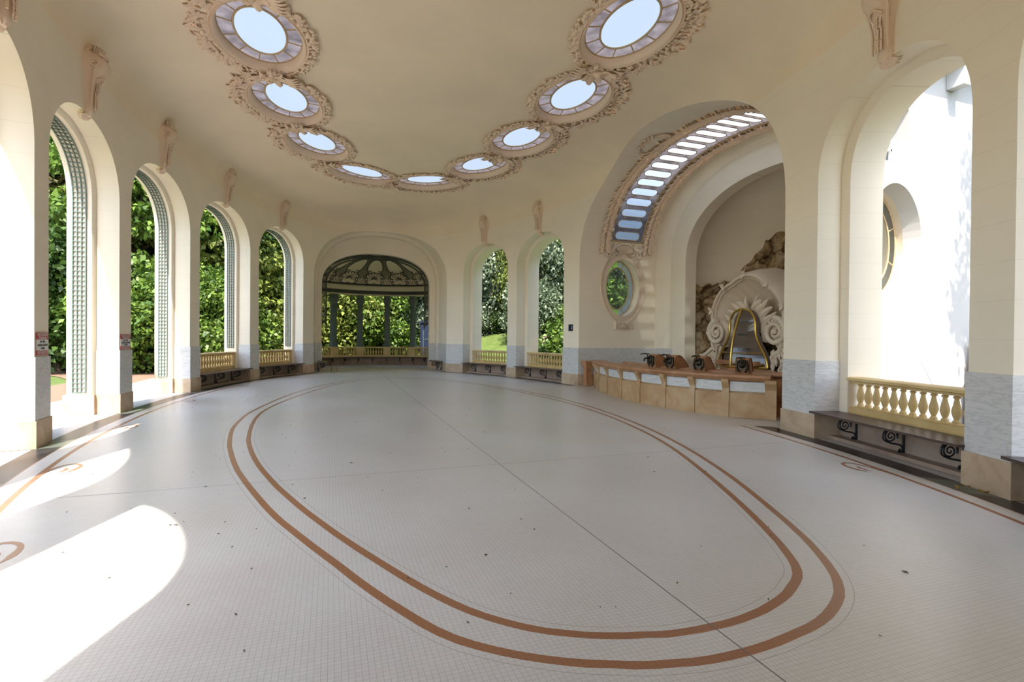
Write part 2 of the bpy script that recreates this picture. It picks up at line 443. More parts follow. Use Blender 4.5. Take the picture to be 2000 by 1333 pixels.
# openings by plan angle; left ones are numbered from the far end towards the camera
OP = {
 'gazebo': Opening('gazebo', 60.6, 116.7, 4.2, 2.66, 2.4),
 'L5': Opening('L5', 120.9, 137.8, 4.80, 1.33, d1=0.40, d2=0.87, step=0.10), 'L4': Opening('L4', 140.9, 157.2, 4.75, 1.36, d1=0.40, d2=0.87, step=0.10),
 'L3': Opening('L3', 160.0, 175.1, 4.60, 1.36, d1=0.40, d2=0.87, step=0.10), 'L2': Opening('L2', 177.7, 191.1, 4.45, 1.30, d1=0.40, d2=0.87, step=0.10),
 'L1': Opening('L1', 193.4, 203.5, 4.40, 1.22, d2=0.65), 'L0': Opening('L0', 206.0, 219.0, 4.45, 1.32, d2=0.65),
 'LN': Opening('LN', 222.2, 236.7, 4.45, 1.32, d2=0.65),
 'RN': Opening('RN', 305.0, 318.1, 4.45, 1.32),
 'R0': Opening('R0', 321.0, 334.4, 4.40, 1.38), 'niche': Opening('niche', 338.1, 376.3, 4.3, 3.2, 2.3),
 'R2': Opening('R2', 380.5, 395.0, 4.60, 1.27), 'R1': Opening('R1', 398.0, 414.2, 4.65, 1.28),
}
SIDE = {'gazebo': 'far', 'L5': 'left', 'L4': 'left', 'L3': 'left', 'L2': 'left', 'L1': 'left', 'L0': 'left', 'LN': 'left',
        'RN': 'right', 'R0': 'right', 'niche': 'right', 'R2': 'right', 'R1': 'right'}
SZ = [0, 0.7, 1.4, 2.2, 3.0, 3.8, 4.4, 5.0, 5.6, 6.1, Z0]
SCV = [Z0+i/16 for i in range(17)]
SFL = [Z0+1+x for x in (0.06, 0.14, 0.24, 0.36, 0.5, 0.66, 0.82, 1.0)]
walls = {k: MB() for k in ('left', 'right', 'far', 'near')}
ceil = MB()
holes = []     # skylight openings in the ceiling: centre, tangent, half length, half width (filled below)

# skylights: centre and direction along the ring
SKY_C = [(-3.54, -0.80), (-3.27, 2.24), (-2.58, 5.17), (-1.05, 7.78), (1.46, 7.85), (2.89, 5.39), (3.43, 2.52), (3.69, -0.55), (3.42, -3.65), (-3.42, -3.85)]
SKY_ORDER = [9, 0, 1, 2, 3, 4, 5, 6, 7, 8]
SKY = {}
for q, i in enumerate(SKY_ORDER):
    c = Vector((*SKY_C[i], 0))
    a = Vector((*SKY_C[SKY_ORDER[max(q-1, 0)]], 0)); b = Vector((*SKY_C[SKY_ORDER[min(q+1, 9)]], 0))
    t = (b-a).normalized(); SKY[i] = (c, t)
def in_hole(p):
    for c, t in SKY.values():
        d = Vector((p[0]-c.x, p[1]-c.y, 0)); x = d.dot(t); y = d.dot(Vector((t.y, -t.x, 0)))
        if (x/1.36)**2+(y/0.89)**2 < 1: return True
    return False

def cols(t0, t1, step=1.0):
    n = max(1, round(abs(t1-t0)/D2R(step))); return [t0+(t1-t0)*i/n for i in range(n+1)]
def ceiling_strip(ts, slow=None):
    """Cove and ceiling above Z0 over the columns ts; slow gives a lower edge above Z0 where an opening cuts into the cove."""
    rows = SCV
    if slow is None:
        ceil.grid([[SP(t, s) for t in ts] for s in rows], 0)
    else:
        ceil.grid([[SP(t, max(s, lo)) for t, lo in zip(ts, slow)] for s in rows], 0)
fine_ts = []
def wall_strip(mb, ts, lows=None):
    if lows is None:
        mb.grid([[SP(t, s) for t in ts] for s in SZ])
        ceiling_strip(ts)
    else:
        mb.grid([[SP(t, max(s, min(lo, Z0))) for t, lo in zip(ts, lows)] for s in SZ])
        ceiling_strip(ts, [max(Z0, lo) for lo in lows])

order = ['RN', 'R0', 'niche', 'R2', 'R1', 'gazebo', 'L5', 'L4', 'L3', 'L2', 'L1', 'L0', 'LN']
spans = [(OP[k].t0, OP[k].t1, k) for k in order]
base_t = OP['RN'].t0
flat = []
for k in order:
    o = OP[k]; a, b = o.t0, o.t1
    while a < base_t-1e-6: a += 2*PI; b += 2*PI
    flat.append((a, b, k))
prev = None
for i, (a, b, k) in enumerate(flat):
    o = OP[k]; tm, th = (a+b)/2, (b-a)/2
    fs = o.fs(48 if k == 'niche' else 32)
    wall_strip(walls[SIDE[k]], [tm+th*f for f in fs], [s_of_z(o.zarch(f)) for f in fs])
    nxt = flat[i+1][0] if i+1 < len(flat) else flat[0][0]+2*PI
    nk = flat[i+1][2] if i+1 < len(flat) else None
    side = 'near' if nk is None else (SIDE[k] if SIDE[k] != 'far' else SIDE[nk])
    wall_strip(walls[side], cols(b, nxt, 1.2))
# the almost flat middle of the ceiling, fine enough to take the skylight openings
N = 420
flat_rows = []
rows_s = [Z0+1+x*0.02 for x in range(0, 36)]+[Z0+1.8, Z0+1.9, Z0+2.0]
FT = [2*PI*i/N for i in range(N+1)]
# the cove rows above already reach Z0+1; the skylights overlap its upper part, so both are cut below
P = [[SP(t, s) for t in FT] for s in rows_s]
ceil.grid(P)
ob = ceil.build('ceiling', CEIL, smooth=True, angle=60)
struct(ob, 'cream plaster ceiling curving down into the walls')
bm = bmesh.new(); bm.from_mesh(ob.data)
cand = [f for f in bm.faces if f.calc_center_median().z > 7.2]
near = [f for f in cand if any((Vector((f.calc_center_median().x-c.x, f.calc_center_median().y-c.y, 0))).length < 2.4 for c, t in SKY.values())]
edges = list({e for f in near for e in f.edges if e.calc_length() > 0.16})
for _ in range(2):
    bmesh.ops.subdivide_edges(bm, edges=edges, cuts=1, use_grid_fill=True)
    edges = list({e for e in bm.edges if e.calc_length() > 0.16 and any((e.verts[0].co.xy-c.xy).length < 2.3 for c, t in SKY.values()) and e.verts[0].co.z > 7.2})
dead = [f for f in bm.faces if f.calc_center_median().z > 7.2 and (in_hole(f.calc_center_median()))]
bmesh.ops.delete(bm, geom=dead, context='FACES')
bm.to_mesh(ob.data); bm.free()
ob.data.polygons.foreach_set('use_smooth', [True]*len(ob.data.polygons))

# arch reveals: front part, a step inwards, outer part
for k, o in OP.items():
    if k in ('niche', 'gazebo'): continue
    mb = walls[SIDE[k]]
    rows = [o.front(), o.section(o.d1), o.section(o.d1, o.step*0.35), o.section(o.d1+0.05, o.step), o.section(o.d2, o.step)]
    mb.grid(rows)
# outer faces of the piers, so the walls have thickness
for i, (a, b, k) in enumerate(flat):
    if i+1 >= len(flat): continue
    nk = flat[i+1][2]
    if 'niche' in (k, nk) or 'gazebo' in (k, nk): continue
    o1, o2 = OP[k], OP[nk]
    p = o1.L(o1.hw-o1.step, o1.d2, 0); q = o2.L(-o2.hw+o2.step, o2.d2, 0)
    up = Vector((0, 0, 7.2))
    walls[SIDE[k]].quad(p, q, q+up, p+up)
for k, o in OP.items():
    if k in ('niche', 'gazebo'): continue
    sec = o.section(o.d2, o.step)[2:-2]
    walls[SIDE[k]].grid([sec, [Vector((p.x, p.y, 7.2)) for p in sec]])

# ---------------- far archway and the passage to the round pavilion behind it
GZ = OP['gazebo']; GC = Vector((0.18, 14.6, 0)); GY = 14.4
mb = walls['far']
fr = GZ.front()
def pass_sec(y, sh=0.0, dz=0.0):
    out = []
    for p in fr:
        x = 0.18+(p.x-0.18)*(2.96-sh)/2.96
        z = p.z if p.z <= 4.2 else 4.2+(p.z-4.2)*(2.66-dz)/2.66
        out.append(Vector((x, y, z)))
    return out
mb.grid([fr, [p+Vector((0, 0.18, 0)) for p in fr], pass_sec(13.95, 0.0), ])
mb.grid([pass_sec(13.95), pass_sec(13.95, 0.12, 0.16), pass_sec(GY, 0.12, 0.16)])
def inner_arch(y, e=0.0):
    hw = 2.66-e; out = []
    fs = GZ.fs()
    arch = [Vector((0.09+hw*f, y, 4.3+(1.57-e)*(1-abs(f)**2.25)**(1/2.25))) for f in fs]
    return [Vector((0.09-hw, y, 0)), Vector((0.09-hw, y, 2.1))]+arch+[Vector((0.09+hw, y, 2.1)), Vector((0.09+hw, y, 0))]
ia = inner_arch(GY)
if (fr[0].x > 0) != (ia[0].x > 0): ia = ia[::-1]; rev = True
else: rev = False
IA = lambda y, e=0.0: (inner_arch(y, e)[::-1] if rev else inner_arch(y, e))
mb.grid([pass_sec(GY, 0.12, 0.16), IA(GY), IA(GY+0.35)])
# the back of that wall
bk = IA(GY+0.35); outl = []
for p in bk:
    outl.append(Vector((0.18+(p.x-0.18)*1.62, GY+0.35, p.z*1.18 if p.z > 0.5 else 0)))
mb.grid([bk, outl])

def resample(c, n):
    d = [0]
    for i in range(1, len(c)): d.append(d[-1]+(Vector(c[i])-Vector(c[i-1])).length)
    out = []
    for k in range(n):
        t = d[-1]*k/(n-1); i = 1
        while i < len(d)-1 and d[i] < t: i += 1
        f = (t-d[i-1])/max(1e-9, d[i]-d[i-1]); out.append(Vector(c[i-1]).lerp(Vector(c[i]), f))
    return out
# ---------------- the niche with the drinking counter: a barrel vault across the hall's length
NI = OP['niche']; NUC = -0.63; NHW = 4.48; NV = 9.3
nf = NI.front()
tm, th = (NI.t0+NI.t1)/2, (NI.t1-NI.t0)/2
nfs = NI.fs(48)
nedge = [SP(tm+th*f, s_of_z(NI.zarch(f))) for f in nfs]
def zbar(u):
    f = min(1, abs(u-NUC)/NHW); return 4.3+3.2*(1-f**2.3)**(1/2.3)
mb = walls['right']
ZB = 4.6; ZBAND = 5.2
# profile samples of the vault with the heights used by the window band
half = [0, 1.34, 2.2, 3.0, 3.8, 4.3, ZB, 4.9, ZBAND]
prof = []
def u_of_z(z, sgn):
    if z <= 4.3: return NUC+sgn*NHW
    return NUC+sgn*NHW*(1-((z-4.3)/3.2)**2.3)**(1/2.3)
for z in half: prof.append((u_of_z(z, -1), z))
a0 = prof[-1][0]; a1 = u_of_z(ZBAND, 1)
K = 44
for i in range(1, K):
    f = -math.cos(PI*i/K)
    u = (a0+a1)/2+(a1-a0)/2*f; prof.append((u, zbar(u)))
for z in reversed(half): prof.append((u_of_z(z, 1), z))
def hall_x(u, z):
    """Where the vault meets the hall surface."""
    s = s_of_z(z) if z < Z0+CH-1e-4 else Z0+1
    q = cove((s-Z0)*PI/2)[0] if s > Z0 else 0
    a, b = A-CWA*q, B-CW*q
    return b*math.sqrt(max(0, 1-(u/a)**2))
V0, V1 = 7.35, 8.65
VA, VB = 7.02, 8.86
vs = [None, 0.5, VA, V0, V1, VB, NV]
P = []
for k, v in enumerate(vs):
    row = []
    for u, z in prof:
        hx = hall_x(u, z)
        row.append(Vector((hx if k == 0 else (hx+VA)/2 if k == 1 else v, u, z)))
    P.append(row)
nb = len(half)
def mf(i, j):
    if i in (2, 3, 4):
        if i == 3 and nb-1 <= j < len(prof)-nb: return None           # the glazed band
        zz = (prof[j][1]+prof[j+1][1])/2
        if zz < ZB: return None                            # replaced by the panel with the oval window
    return 0
mb.grid(P, 0, mf)
_fe = [SP(NI.t0, 0)]+nedge+[SP(NI.t1, 0)]
def zip_strip(mb, A_, B_):
    """Triangles between two polylines, using every vertex of both."""
    def par(c):
        d = [0]
        for i in range(1, len(c)): d.append(d[-1]+(c[i]-c[i-1]).length)
        return [x/d[-1] for x in d]
    pa, pb = par(A_), par(B_); i = j = 0
    while i < len(A_)-1 or j < len(B_)-1:
        if j == len(B_)-1 or (i < len(A_)-1 and pa[i+1] <= pb[j+1]):
            mb.add((A_[i], A_[i+1], B_[j]), ((0, 1, 2),)); i += 1
        else:
            mb.add((A_[i], B_[j+1], B_[j]), ((0, 1, 2),)); j += 1
zip_strip(mb, _fe, P[0])
# oval window panels
OV = {'far': (3.85, 7.90, 3.54, 0.70, 1.03), 'near': (-5.11, 7.80, 3.55, 0.62, 1.0)}
def oval_panel(mb, u, vc, zc, a, b, v0, v1, z0, z1, n=48):
    ring, out = [], []
    angs_ = sorted([2*PI*i/n for i in range(n)]+[math.atan2(zz-zc, vv-vc) % (2*PI) for vv in (v0, v1) for zz in (z0, z1)])
    n = len(angs_)
    for t in angs_:
        c, s = math.cos(t), math.sin(t)
        ring.append(Vector((vc+a*c, u, zc+b*s)))
        k = min(((v1-vc)/c if c > 1e-9 else (v0-vc)/c if c < -1e-9 else 1e9), ((z1-zc)/s if s > 1e-9 else (z0-zc)/s if s < -1e-9 else 1e9))
        out.append(Vector((vc+k*c, u, zc+k*s)))
    for i in range(n):
        j = (i+1) % n
        mb.quad(ring[i], ring[j], out[j], out[i])
    return ring
for key, (u, vc, zc, a, b) in OV.items():
    ring = oval_panel(mb, u, vc, zc, a, b, VA, VB, 1.34, ZB)
    sg = 1 if key == 'far' else -1
    mb.loft([ring, [p+Vector((0, sg*0.5, 0)) for p in ring]], False)
    mb.quad((VA, u, 0), (VB, u, 0), (VB, u, 1.34), (VA, u, 1.34))
    ub = u-sg*0.004      # the wall surface below the oval, closed right across
    mb.quad((VA, ub, 1.33), (VB, ub, 1.33), (VB, ub, zc-b-0.02), (VA, ub, zc-b-0.02))
# back wall of the niche with a stepped round arch to the grotto
def back_curve(v, uc, hw, zs, rise, n=2.2):
    out = []
    N = len(prof)
    for i in range(N):
        j = i if i < N/2 else N-1-i
        if j < nb-1: out.append(Vector((v, uc+(-hw if i < N/2 else hw), min(half[j], zs))))
        else:
            f = -math.cos(PI*(i-nb+1)/(N-2*nb+1))
            out.append(Vector((v, uc+hw*f, zs+rise*(1-abs(f)**n)**(1/n))))
    return out
outer = [Vector((NV, u, z)) for u, z in prof]
c1 = back_curve(NV, -0.85, 4.12, 4.4, 2.98)
c2 = back_curve(NV-0.04, -1.1, 3.85, 4.4, 2.62)
c3 = back_curve(NV-0.04, -1.40, 3.45, 4.3, 2.17)
c4 = back_curve(NV+0.40, -1.40, 3.45, 4.3, 2.17)
mb.grid([outer, c1, back_curve(NV+0.12, -0.95, 4.0, 4.4, 2.85), c2, c3, c4])
# the grotto room behind: a round-ended recess under a half dome
GR = Vector((9.7, -1.4, 0))
P = []
for zz in [0, 1.2, 2.4, 3.4, 4.2]+[4.2+2.9*math.sin(PI/2*i/10) for i in range(1, 11)]:
    k = 1 if zz <= 4.2 else math.sqrt(max(0, 1-((zz-4.2)/2.9)**2))
    P.append([GR+Vector((2.6*k*math.cos(D2R(a)), 4.1*k*math.sin(D2R(a)), zz)) for a in range(-90, 91, 6)])
mb.grid(P)
g_open = [GR+Vector((0, 4.1*math.sin(D2R(a)), 0)) for a in (-90, 90)]
# closing face between the grotto's mouth and the arch
mouth = [p[0] for p in P]+[p[-1] for p in reversed(P)]
arc = back_curve(9.7, -1.40, 3.45, 4.3, 2.17)
mb.grid([resample(arc, 60), resample(mouth, 60)])

for k, label in (('left', 'cream left wall of tall round arches open to the garden'), ('right', 'cream right wall with arches and the deep fountain niche'),
                 ('far', 'cream far wall with the wide arch to the round pavilion'), ('near', 'cream wall behind the camera')):
    struct(walls[k].build('wall_'+k, PLASTER, angle=40), label)

# ------------------------------------------------------------------ marble dado and sandstone plinths on the piers
trim_i = [0]
def cladding(line, z0, z1, d, m, name):
    """A slab of thickness d standing in front of a plan polyline (room side on its left)."""
    L = [Vector(p) for p in line]; off = []
    for i, p in enumerate(L):
        a = (L[i]-L[i-1]).normalized() if i > 0 else None
        b = (L[i+1]-L[i]).normalized() if i+1 < len(L) else None
        na = Vector((-a.y, a.x, 0)) if a else None; nb_ = Vector((-b.y, b.x, 0)) if b else None
        if na and nb_:
            n = (na+nb_).normalized(); k = 1/max(0.35, n.dot(na)); off.append(p+n*d*k)
        else: off.append(p+(na or nb_)*d)
    mb = MB()
    up0, up1 = Vector((0, 0, z0)), Vector((0, 0, z1))
    mb.grid([[p+up0 for p in off], [p+up1 for p in off], [p+up1 for p in L]])
    for e in (0, -1): mb.quad(L[e]+up0, off[e]+up0, off[e]+up1, L[e]+up1)
    trim_i[0] += 1
    o = mb.build('trim_%d' % trim_i[0], m, angle=25)
    return struct(o, name)
ZD, ZP = 1.34, 0.40
def pier_line(k1, k2):
    """From the reveal of k1, across the pier face, into the reveal of k2 (plan angle increasing)."""
    o1, o2 = OP[k1], OP[k2]
    ts = cols(o1.t1, o2.t0 if o2.t0 > o1.t1 else o2.t0+2*PI, 1.5)
    return [o1.L(o1.hw, o1.d1, 0)]+[SP(t, 0) for t in ts]+[o2.L(-o2.hw, o2.d1, 0)]
pairs = [('R0', None), ('R2', 'R1'), ('L5', 'L4'), ('L4', 'L3'), ('L3', 'L2'), ('L2', 'L1'), ('L1', 'L0'), ('L0', 'LN'), ('RN', 'R0')]
lines = [pier_line(a, b) for a, b in pairs if b]
o = OP['R0']; lines.append([o.L(o.hw, o.d1, 0)]+[SP(t, 0) for t in cols(o.t1, NI.t0, 1.2)]+[Vector((9.3, SP(NI.t0, 0).y, 0))])
o = OP['R2']
L_ = [Vector((NV-0.02, 3.85, 0)), SP(NI.t1, 0)]+[SP(t, 0) for t in cols(NI.t1, o.t0, 1.2)[1:]]+[o.L(-o.hw, o.d1, 0)]
lines.append(L_)
o = OP['R1']; g = GZ
lines.append([o.L(o.hw, o.d1, 0)]+[SP(t, 0) for t in cols(o.t1, g.t0+2*PI, 1.5)]+[Vector((SP(g.t0, 0).x, 13.95, 0)), Vector((SP(g.t0, 0).x-0.12, 13.97, 0)), Vector((SP(g.t0, 0).x-0.12, GY, 0)), Vector((0.09+2.66, GY, 0)), Vector((0.09+2.66, GY+0.35, 0))])
o = OP['L5']
lines.append([Vector((0.09-2.66, GY+0.35, 0)), Vector((0.09-2.66, GY, 0)), Vector((SP(g.t1, 0).x+0.12, GY, 0)), Vector((SP(g.t1, 0).x+0.12, 13.97, 0)), Vector((SP(g.t1, 0).x, 13.95, 0))]+[SP(t, 0) for t in cols(g.t1, o.t0, 1.5)]+[o.L(-o.hw, o.d1, 0)])
for ln in lines:
    cladding(ln, ZP, ZD, 0.022, MARBLE, 'veined white marble dado of a pier')
    cladding(ln, 0, ZP, 0.04, SANDSTONE, 'tan sandstone plinth of a pier')
# back wall of the niche behind the counter
cladding([Vector((NV-0.02, 2.72, 0)), Vector((NV-0.02, 3.85, 0))], ZP, ZD, 0.022, MARBLE, 'marble dado beside the grotto arch')
# plinths of the outer reveals of the arches one can walk through
for k in ('L3', 'L2'):
    o = OP[k]; h = o.hw-o.step
    for sg in (-1, 1):
        ln = [o.L(sg*o.hw, o.d1+0.03, 0), o.L(sg*h, o.d1+0.03, 0), o.L(sg*h, o.d2+0.02, 0), o.L(sg*o.hw, o.d2+0.02, 0)]
        if sg > 0: ln = ln[::1]
        else: ln = ln[::-1]
        # keep the slab on the open side
        test = Vector((-(ln[2]-ln[1]).y, (ln[2]-ln[1]).x, 0))
        if test.dot(-o.c*sg) < 0: ln = ln[::-1]
        cladding(ln, 0, 0.42, 0.035, SANDSTONE, 'tan sandstone plinth of an outer reveal')
# ------------------------------------------------------------------ the mosaic floor with its oval bands
OUT = [(-3.58, -3.84), (-3.65, -3.39), (-3.71, -2.98), (-3.76, -2.59), (-3.8, -2.2), (-3.82, -1.81), (-3.83, -1.44), (-3.83, -1.06), (-3.83, -0.69), (-3.81, -0.33), (-3.78, 0.04), (-3.73, 0.44), (-3.66, 0.97), (-3.54, 1.73), (-3.37, 2.7), (-3.15, 3.71), (-2.9, 4.63), (-2.62, 5.45), (-2.31, 6.24), (-1.95, 7.03), (-1.54, 7.79), (-1.04, 8.43), (-0.43, 8.88), (0.25, 9.05), (0.93, 8.85), (1.55, 8.31), (2.08, 7.49), (2.53, 6.51), (2.91, 5.46), (3.22, 4.38), (3.48, 3.33), (3.68, 2.31), (3.84, 1.32), (3.92, 0.32), (3.93, -0.69), (3.89, -1.67), (3.8, -2.61), (3.67, -3.5), (3.52, -4.33), (3.34, -5.1), (3.14, -5.82), (2.93, -6.47), (2.72, -7.06), (2.51, -7.59), (2.3, -8.07), (2.09, -8.52), (1.89, -8.94), (1.7, -9.31), (1.53, -9.59), (1.4, -9.78), (1.29, -9.92), (1.19, -10.02), (1.1, -10.1), (1.01, -10.16), (0.92, -10.21), (0.82, -10.26), (0.7, -10.31), (0.55, -10.35), (0.37, -10.38), (0.18, -10.41), (-0.01, -10.42), (-0.18, -10.42), (-0.34, -10.4), (-0.47, -10.37), (-0.57, -10.35), (-0.66, -10.32), (-0.75, -10.28), (-0.86, -10.24), (-0.98, -10.18), (-1.1, -10.11), (-1.22, -10.03), (-1.33, -9.94), (-1.43, -9.85), (-1.52, -9.74), (-1.6, -9.62), (-1.69, -9.45), (-1.81, -9.22), (-1.95, -8.92), (-2.09, -8.59), (-2.23, -8.28), (-2.35, -8.0), (-2.46, -7.74), (-2.55, -7.53), (-2.63, -7.32), (-2.73, -7.04), (-2.87, -6.61), (-3.05, -6.04), (-3.23, -5.42), (-3.37, -4.84), (-3.48, -4.32)]
INN = [(-3.38, -3.42), (-3.44, -2.89), (-3.49, -2.37), (-3.53, -1.89), (-3.55, -1.48), (-3.57, -1.11), (-3.57, -0.76), (-3.57, -0.4), (-3.55, -0.04), (-3.51, 0.36), (-3.45, 0.81), (-3.36, 1.35), (-3.21, 2.08), (-2.95, 3.15), (-2.57, 4.51), (-2.12, 5.85), (-1.66, 6.91), (-1.21, 7.63), (-0.72, 8.1), (-0.21, 8.37), (0.33, 8.41), (0.88, 8.19), (1.44, 7.7), (1.96, 6.96), (2.42, 6.04), (2.79, 5.0), (3.08, 3.93), (3.3, 2.92), (3.46, 2.01), (3.57, 1.18), (3.64, 0.41), (3.68, -0.31), (3.68, -1.0), (3.66, -1.69), (3.61, -2.38), (3.53, -3.06), (3.42, -3.74), (3.29, -4.39), (3.15, -5.0), (3.0, -5.52), (2.86, -5.95), (2.72, -6.34), (2.56, -6.76), (2.37, -7.23), (2.17, -7.71), (1.96, -8.19), (1.75, -8.64), (1.56, -9.02), (1.41, -9.31), (1.3, -9.49), (1.22, -9.62), (1.15, -9.71), (1.09, -9.78), (1.03, -9.83), (0.96, -9.88), (0.87, -9.93), (0.77, -9.99), (0.65, -10.04), (0.53, -10.08), (0.4, -10.12), (0.28, -10.14), (0.16, -10.16), (0.06, -10.16), (-0.04, -10.16), (-0.14, -10.16), (-0.23, -10.15), (-0.32, -10.14), (-0.41, -10.11), (-0.51, -10.09), (-0.6, -10.06), (-0.69, -10.03), (-0.78, -9.99), (-0.87, -9.94), (-0.96, -9.89), (-1.04, -9.83), (-1.12, -9.76), (-1.2, -9.68), (-1.28, -9.59), (-1.36, -9.48), (-1.44, -9.35), (-1.53, -9.19), (-1.63, -8.99), (-1.76, -8.71), (-1.92, -8.36), (-2.08, -7.99), (-2.22, -7.64), (-2.35, -7.31), (-2.47, -6.98), (-2.58, -6.66), (-2.69, -6.34), (-2.79, -6.01), (-2.89, -5.67), (-2.99, -5.31), (-3.09, -4.91), (-3.19, -4.46), (-3.29, -3.95)]

FC = Vector((0.0, -0.9, 0))
def offset_loop(P, d):
    out = []
    for i in range(len(P)):
        a, b = Vector(P[i-1]), Vector(P[(i+1) % len(P)])
        t = (b-a).normalized(); n = Vector((t.y, -t.x))
        p = Vector(P[i]); c = p-Vector((FC.x, FC.y))
        if n.dot(c) < 0: n = -n
        out.append(p+n*d)
    return out
def radial(P, ang):
    """Distance from the floor centre to a closed loop along a direction."""
    d = Vector((math.cos(ang), math.sin(ang))); best = None
    for i in range(len(P)):
        a = P[i-1]-Vector((FC.x, FC.y)); b = P[i]-Vector((FC.x, FC.y))
        ca, cb = d.x*a.y-d.y*a.x, d.x*b.y-d.y*b.x
        if ca*cb <= 0 and ca != cb:
            f = ca/(ca-cb); r = (a+(b-a)*f).dot(d)
            if r > 0: best = r if best is None else max(best, r)
    return best
def ell_loop(i, n=720): return [Vector(((B-i)*math.cos(2*PI*k/n), (A-i)*math.sin(2*PI*k/n))) for k in range(n)]
HB = 0.034
loops = [offset_loop(INN, -HB-0.055), offset_loop(INN, -HB-0.049), offset_loop(INN, -HB), offset_loop(INN, HB), offset_loop(OUT, -HB), offset_loop(OUT, HB),
         offset_loop(OUT, HB+0.049), offset_loop(OUT, HB+0.055), ell_loop(0.60), ell_loop(0.535), ell_loop(0.34), ell_loop(0.325), ell_loop(0.0)]
fmats = [TILE, FINELINE, TILE, TILERED, TILE, TILERED, TILE, FINELINE, TILE, TILERED, TILE, TILERED, TILEBLACK]
NA = 540
angs = [2*PI*i/NA for i in range(NA)]
R = []
for k, lp in enumerate(loops):
    r = [radial(lp, a) for a in angs]
    R.append(r)
mb = MB()
slots = [TILE, TILERED, TILEBLACK, FINELINE, TILEGREEN]
mi_of = {TILE: 0, TILERED: 1, TILEBLACK: 2, FINELINE: 3, TILEGREEN: 4}
pt = lambda k, i: Vector((FC.x+R[k][i % NA]*math.cos(angs[i % NA]), FC.y+R[k][i % NA]*math.sin(angs[i % NA]), 0))
piers_t = [(OP[a].t1, OP[b].t0 if OP[b].t0 > OP[a].t1 else OP[b].t0+2*PI) for a, b in pairs if b]
for i in range(NA):
    mb.add((FC, pt(0, i), pt(0, i+1)), ((0, 1, 2),), 0)
    for k in range(1, len(loops)):
        m = mi_of[fmats[k]]
        if k >= 9:
            p = pt(12, i); t = math.atan2(p.y/A, p.x/B) % (2*PI)
            if t < D2R(16.6) or t > D2R(339) or D2R(62) < t < D2R(115): m = 0     # open to the niche and the pavilion
            elif k == 12 and any(a-0.004 <= t <= b+0.004 or a-0.004 <= t+2*PI <= b+0.004 for a, b in piers_t): m = 4
        mb.quad(pt(k-1, i), pt(k, i), pt(k, i+1), pt(k-1, i+1), m)
floor = struct(mb.build('floor', slots, smooth=False), 'pale mosaic floor with two red-brown oval bands')
# the two straight joints across the floor, a hair above it
def strip(mb, a, b, w, z=0.0012):
    a, b = Vector(a), Vector(b); t = (b-a).normalized(); n = Vector((-t.y, t.x, 0))*w/2; u = Vector((0, 0, z))
    mb.quad(a-n+u, b-n+u, b+n+u, a+n+u)
mb = MB(); strip(mb, (0.0, -13.0, 0), (0.0, 12.5, 0), 0.009); mb.build('long_joint', SEAM, floor)
mb = MB(); strip(mb, (-5.4, -6.08, 0), (5.0, -6.08, 0), 0.007); mb.build('cross_joint', SEAM, floor)
# scrolls inlaid beside the red line in front of each pier
def scroll_inlay(tm, sg=1, k=0.8):
    p = SP(tm, 0); n = -nrm(tm); t = Vector((-n.y, n.x, 0))*sg
    base = p+n*0.567
    mb = MB()
    pts = [(1.1, 0.0), (0.55, 0.03), (0.25, 0.10), (0.10, 0.22), (0.16, 0.34), (0.32, 0.40), (0.55, 0.37), (0.72, 0.30)]
    wid = [0.03, 0.045, 0.055, 0.065, 0.06, 0.05, 0.075, 0.01]
    pts2 = [(0.34, 0.20), (0.42, 0.25), (0.56, 0.24), (0.66, 0.19)]
    wid2 = [0.01, 0.05, 0.06, 0.01]
    for P_, W_ in ((pts, wid), (pts2, wid2)):
        L_, R_ = [], []
        cv = smooth_curve([(x*k, y*k, 0) for x, y in P_], 6)
        for i, q in enumerate(cv):
            f = i/6; j = min(int(f), len(W_)-2); w = (W_[j]+(W_[j+1]-W_[j])*(f-j))*k
            a, b = cv[max(i-1, 0)], cv[min(i+1, len(cv)-1)]; d = (b-a).normalized(); m = Vector((-d.y, d.x, 0))*w/2
            wp = lambda v: base+t*v.x+n*v.y+Vector((0, 0, 0.0015))
            L_.append(wp(q+m)); R_.append(wp(q-m))
        mb.grid([L_, R_])
    mb.build('scroll_inlay', TILERED, floor)
for k in ('L5', 'L4', 'L3', 'L2', 'L1', 'L0'): scroll_inlay((OP[k].t0+OP[k].t1)/2+0.01, -1)
for k in ('R0', 'R1', 'R2'): scroll_inlay((OP[k].t0+OP[k].t1)/2-0.02, 1)
# floor outside the oval: thresholds, niche and pavilion
mb = MB()
ring_o = [(B+1.25, A+1.25)]
n = 240
inn_ = [Vector((B*0.985*math.cos(2*PI*i/n), A*0.985*math.sin(2*PI*i/n), -0.006)) for i in range(n+1)]
out_ = [Vector(((B+1.25)*math.cos(2*PI*i/n), (A+1.25)*math.sin(2*PI*i/n), -0.006)) for i in range(n+1)]
mb.grid([inn_, out_])
mb.quad((5.0, -5.15, -0.005), (12.2, -5.15, -0.005), (12.2, 3.9, -0.005), (5.0, 3.9, -0.005))
mb.quad((-3.0, 11.6, -0.004), (3.3, 11.6, -0.004), (3.3, 14.9, -0.004), (-3.0, 14.9, -0.004))
cz = [Vector((GC.x, GC.y, -0.003))]
mb.add(cz+[Vector((GC.x+4.9*math.sin(D2R(a)), GC.y+4.9*math.cos(D2R(a)), -0.003)) for a in range(-95, 96, 5)], [(0, i, i+1) for i in range(1, 39)])
struct(mb.build('floor_apron', TILE, smooth=False), 'pale floor of the thresholds, niche and pavilion')
mb = MB()
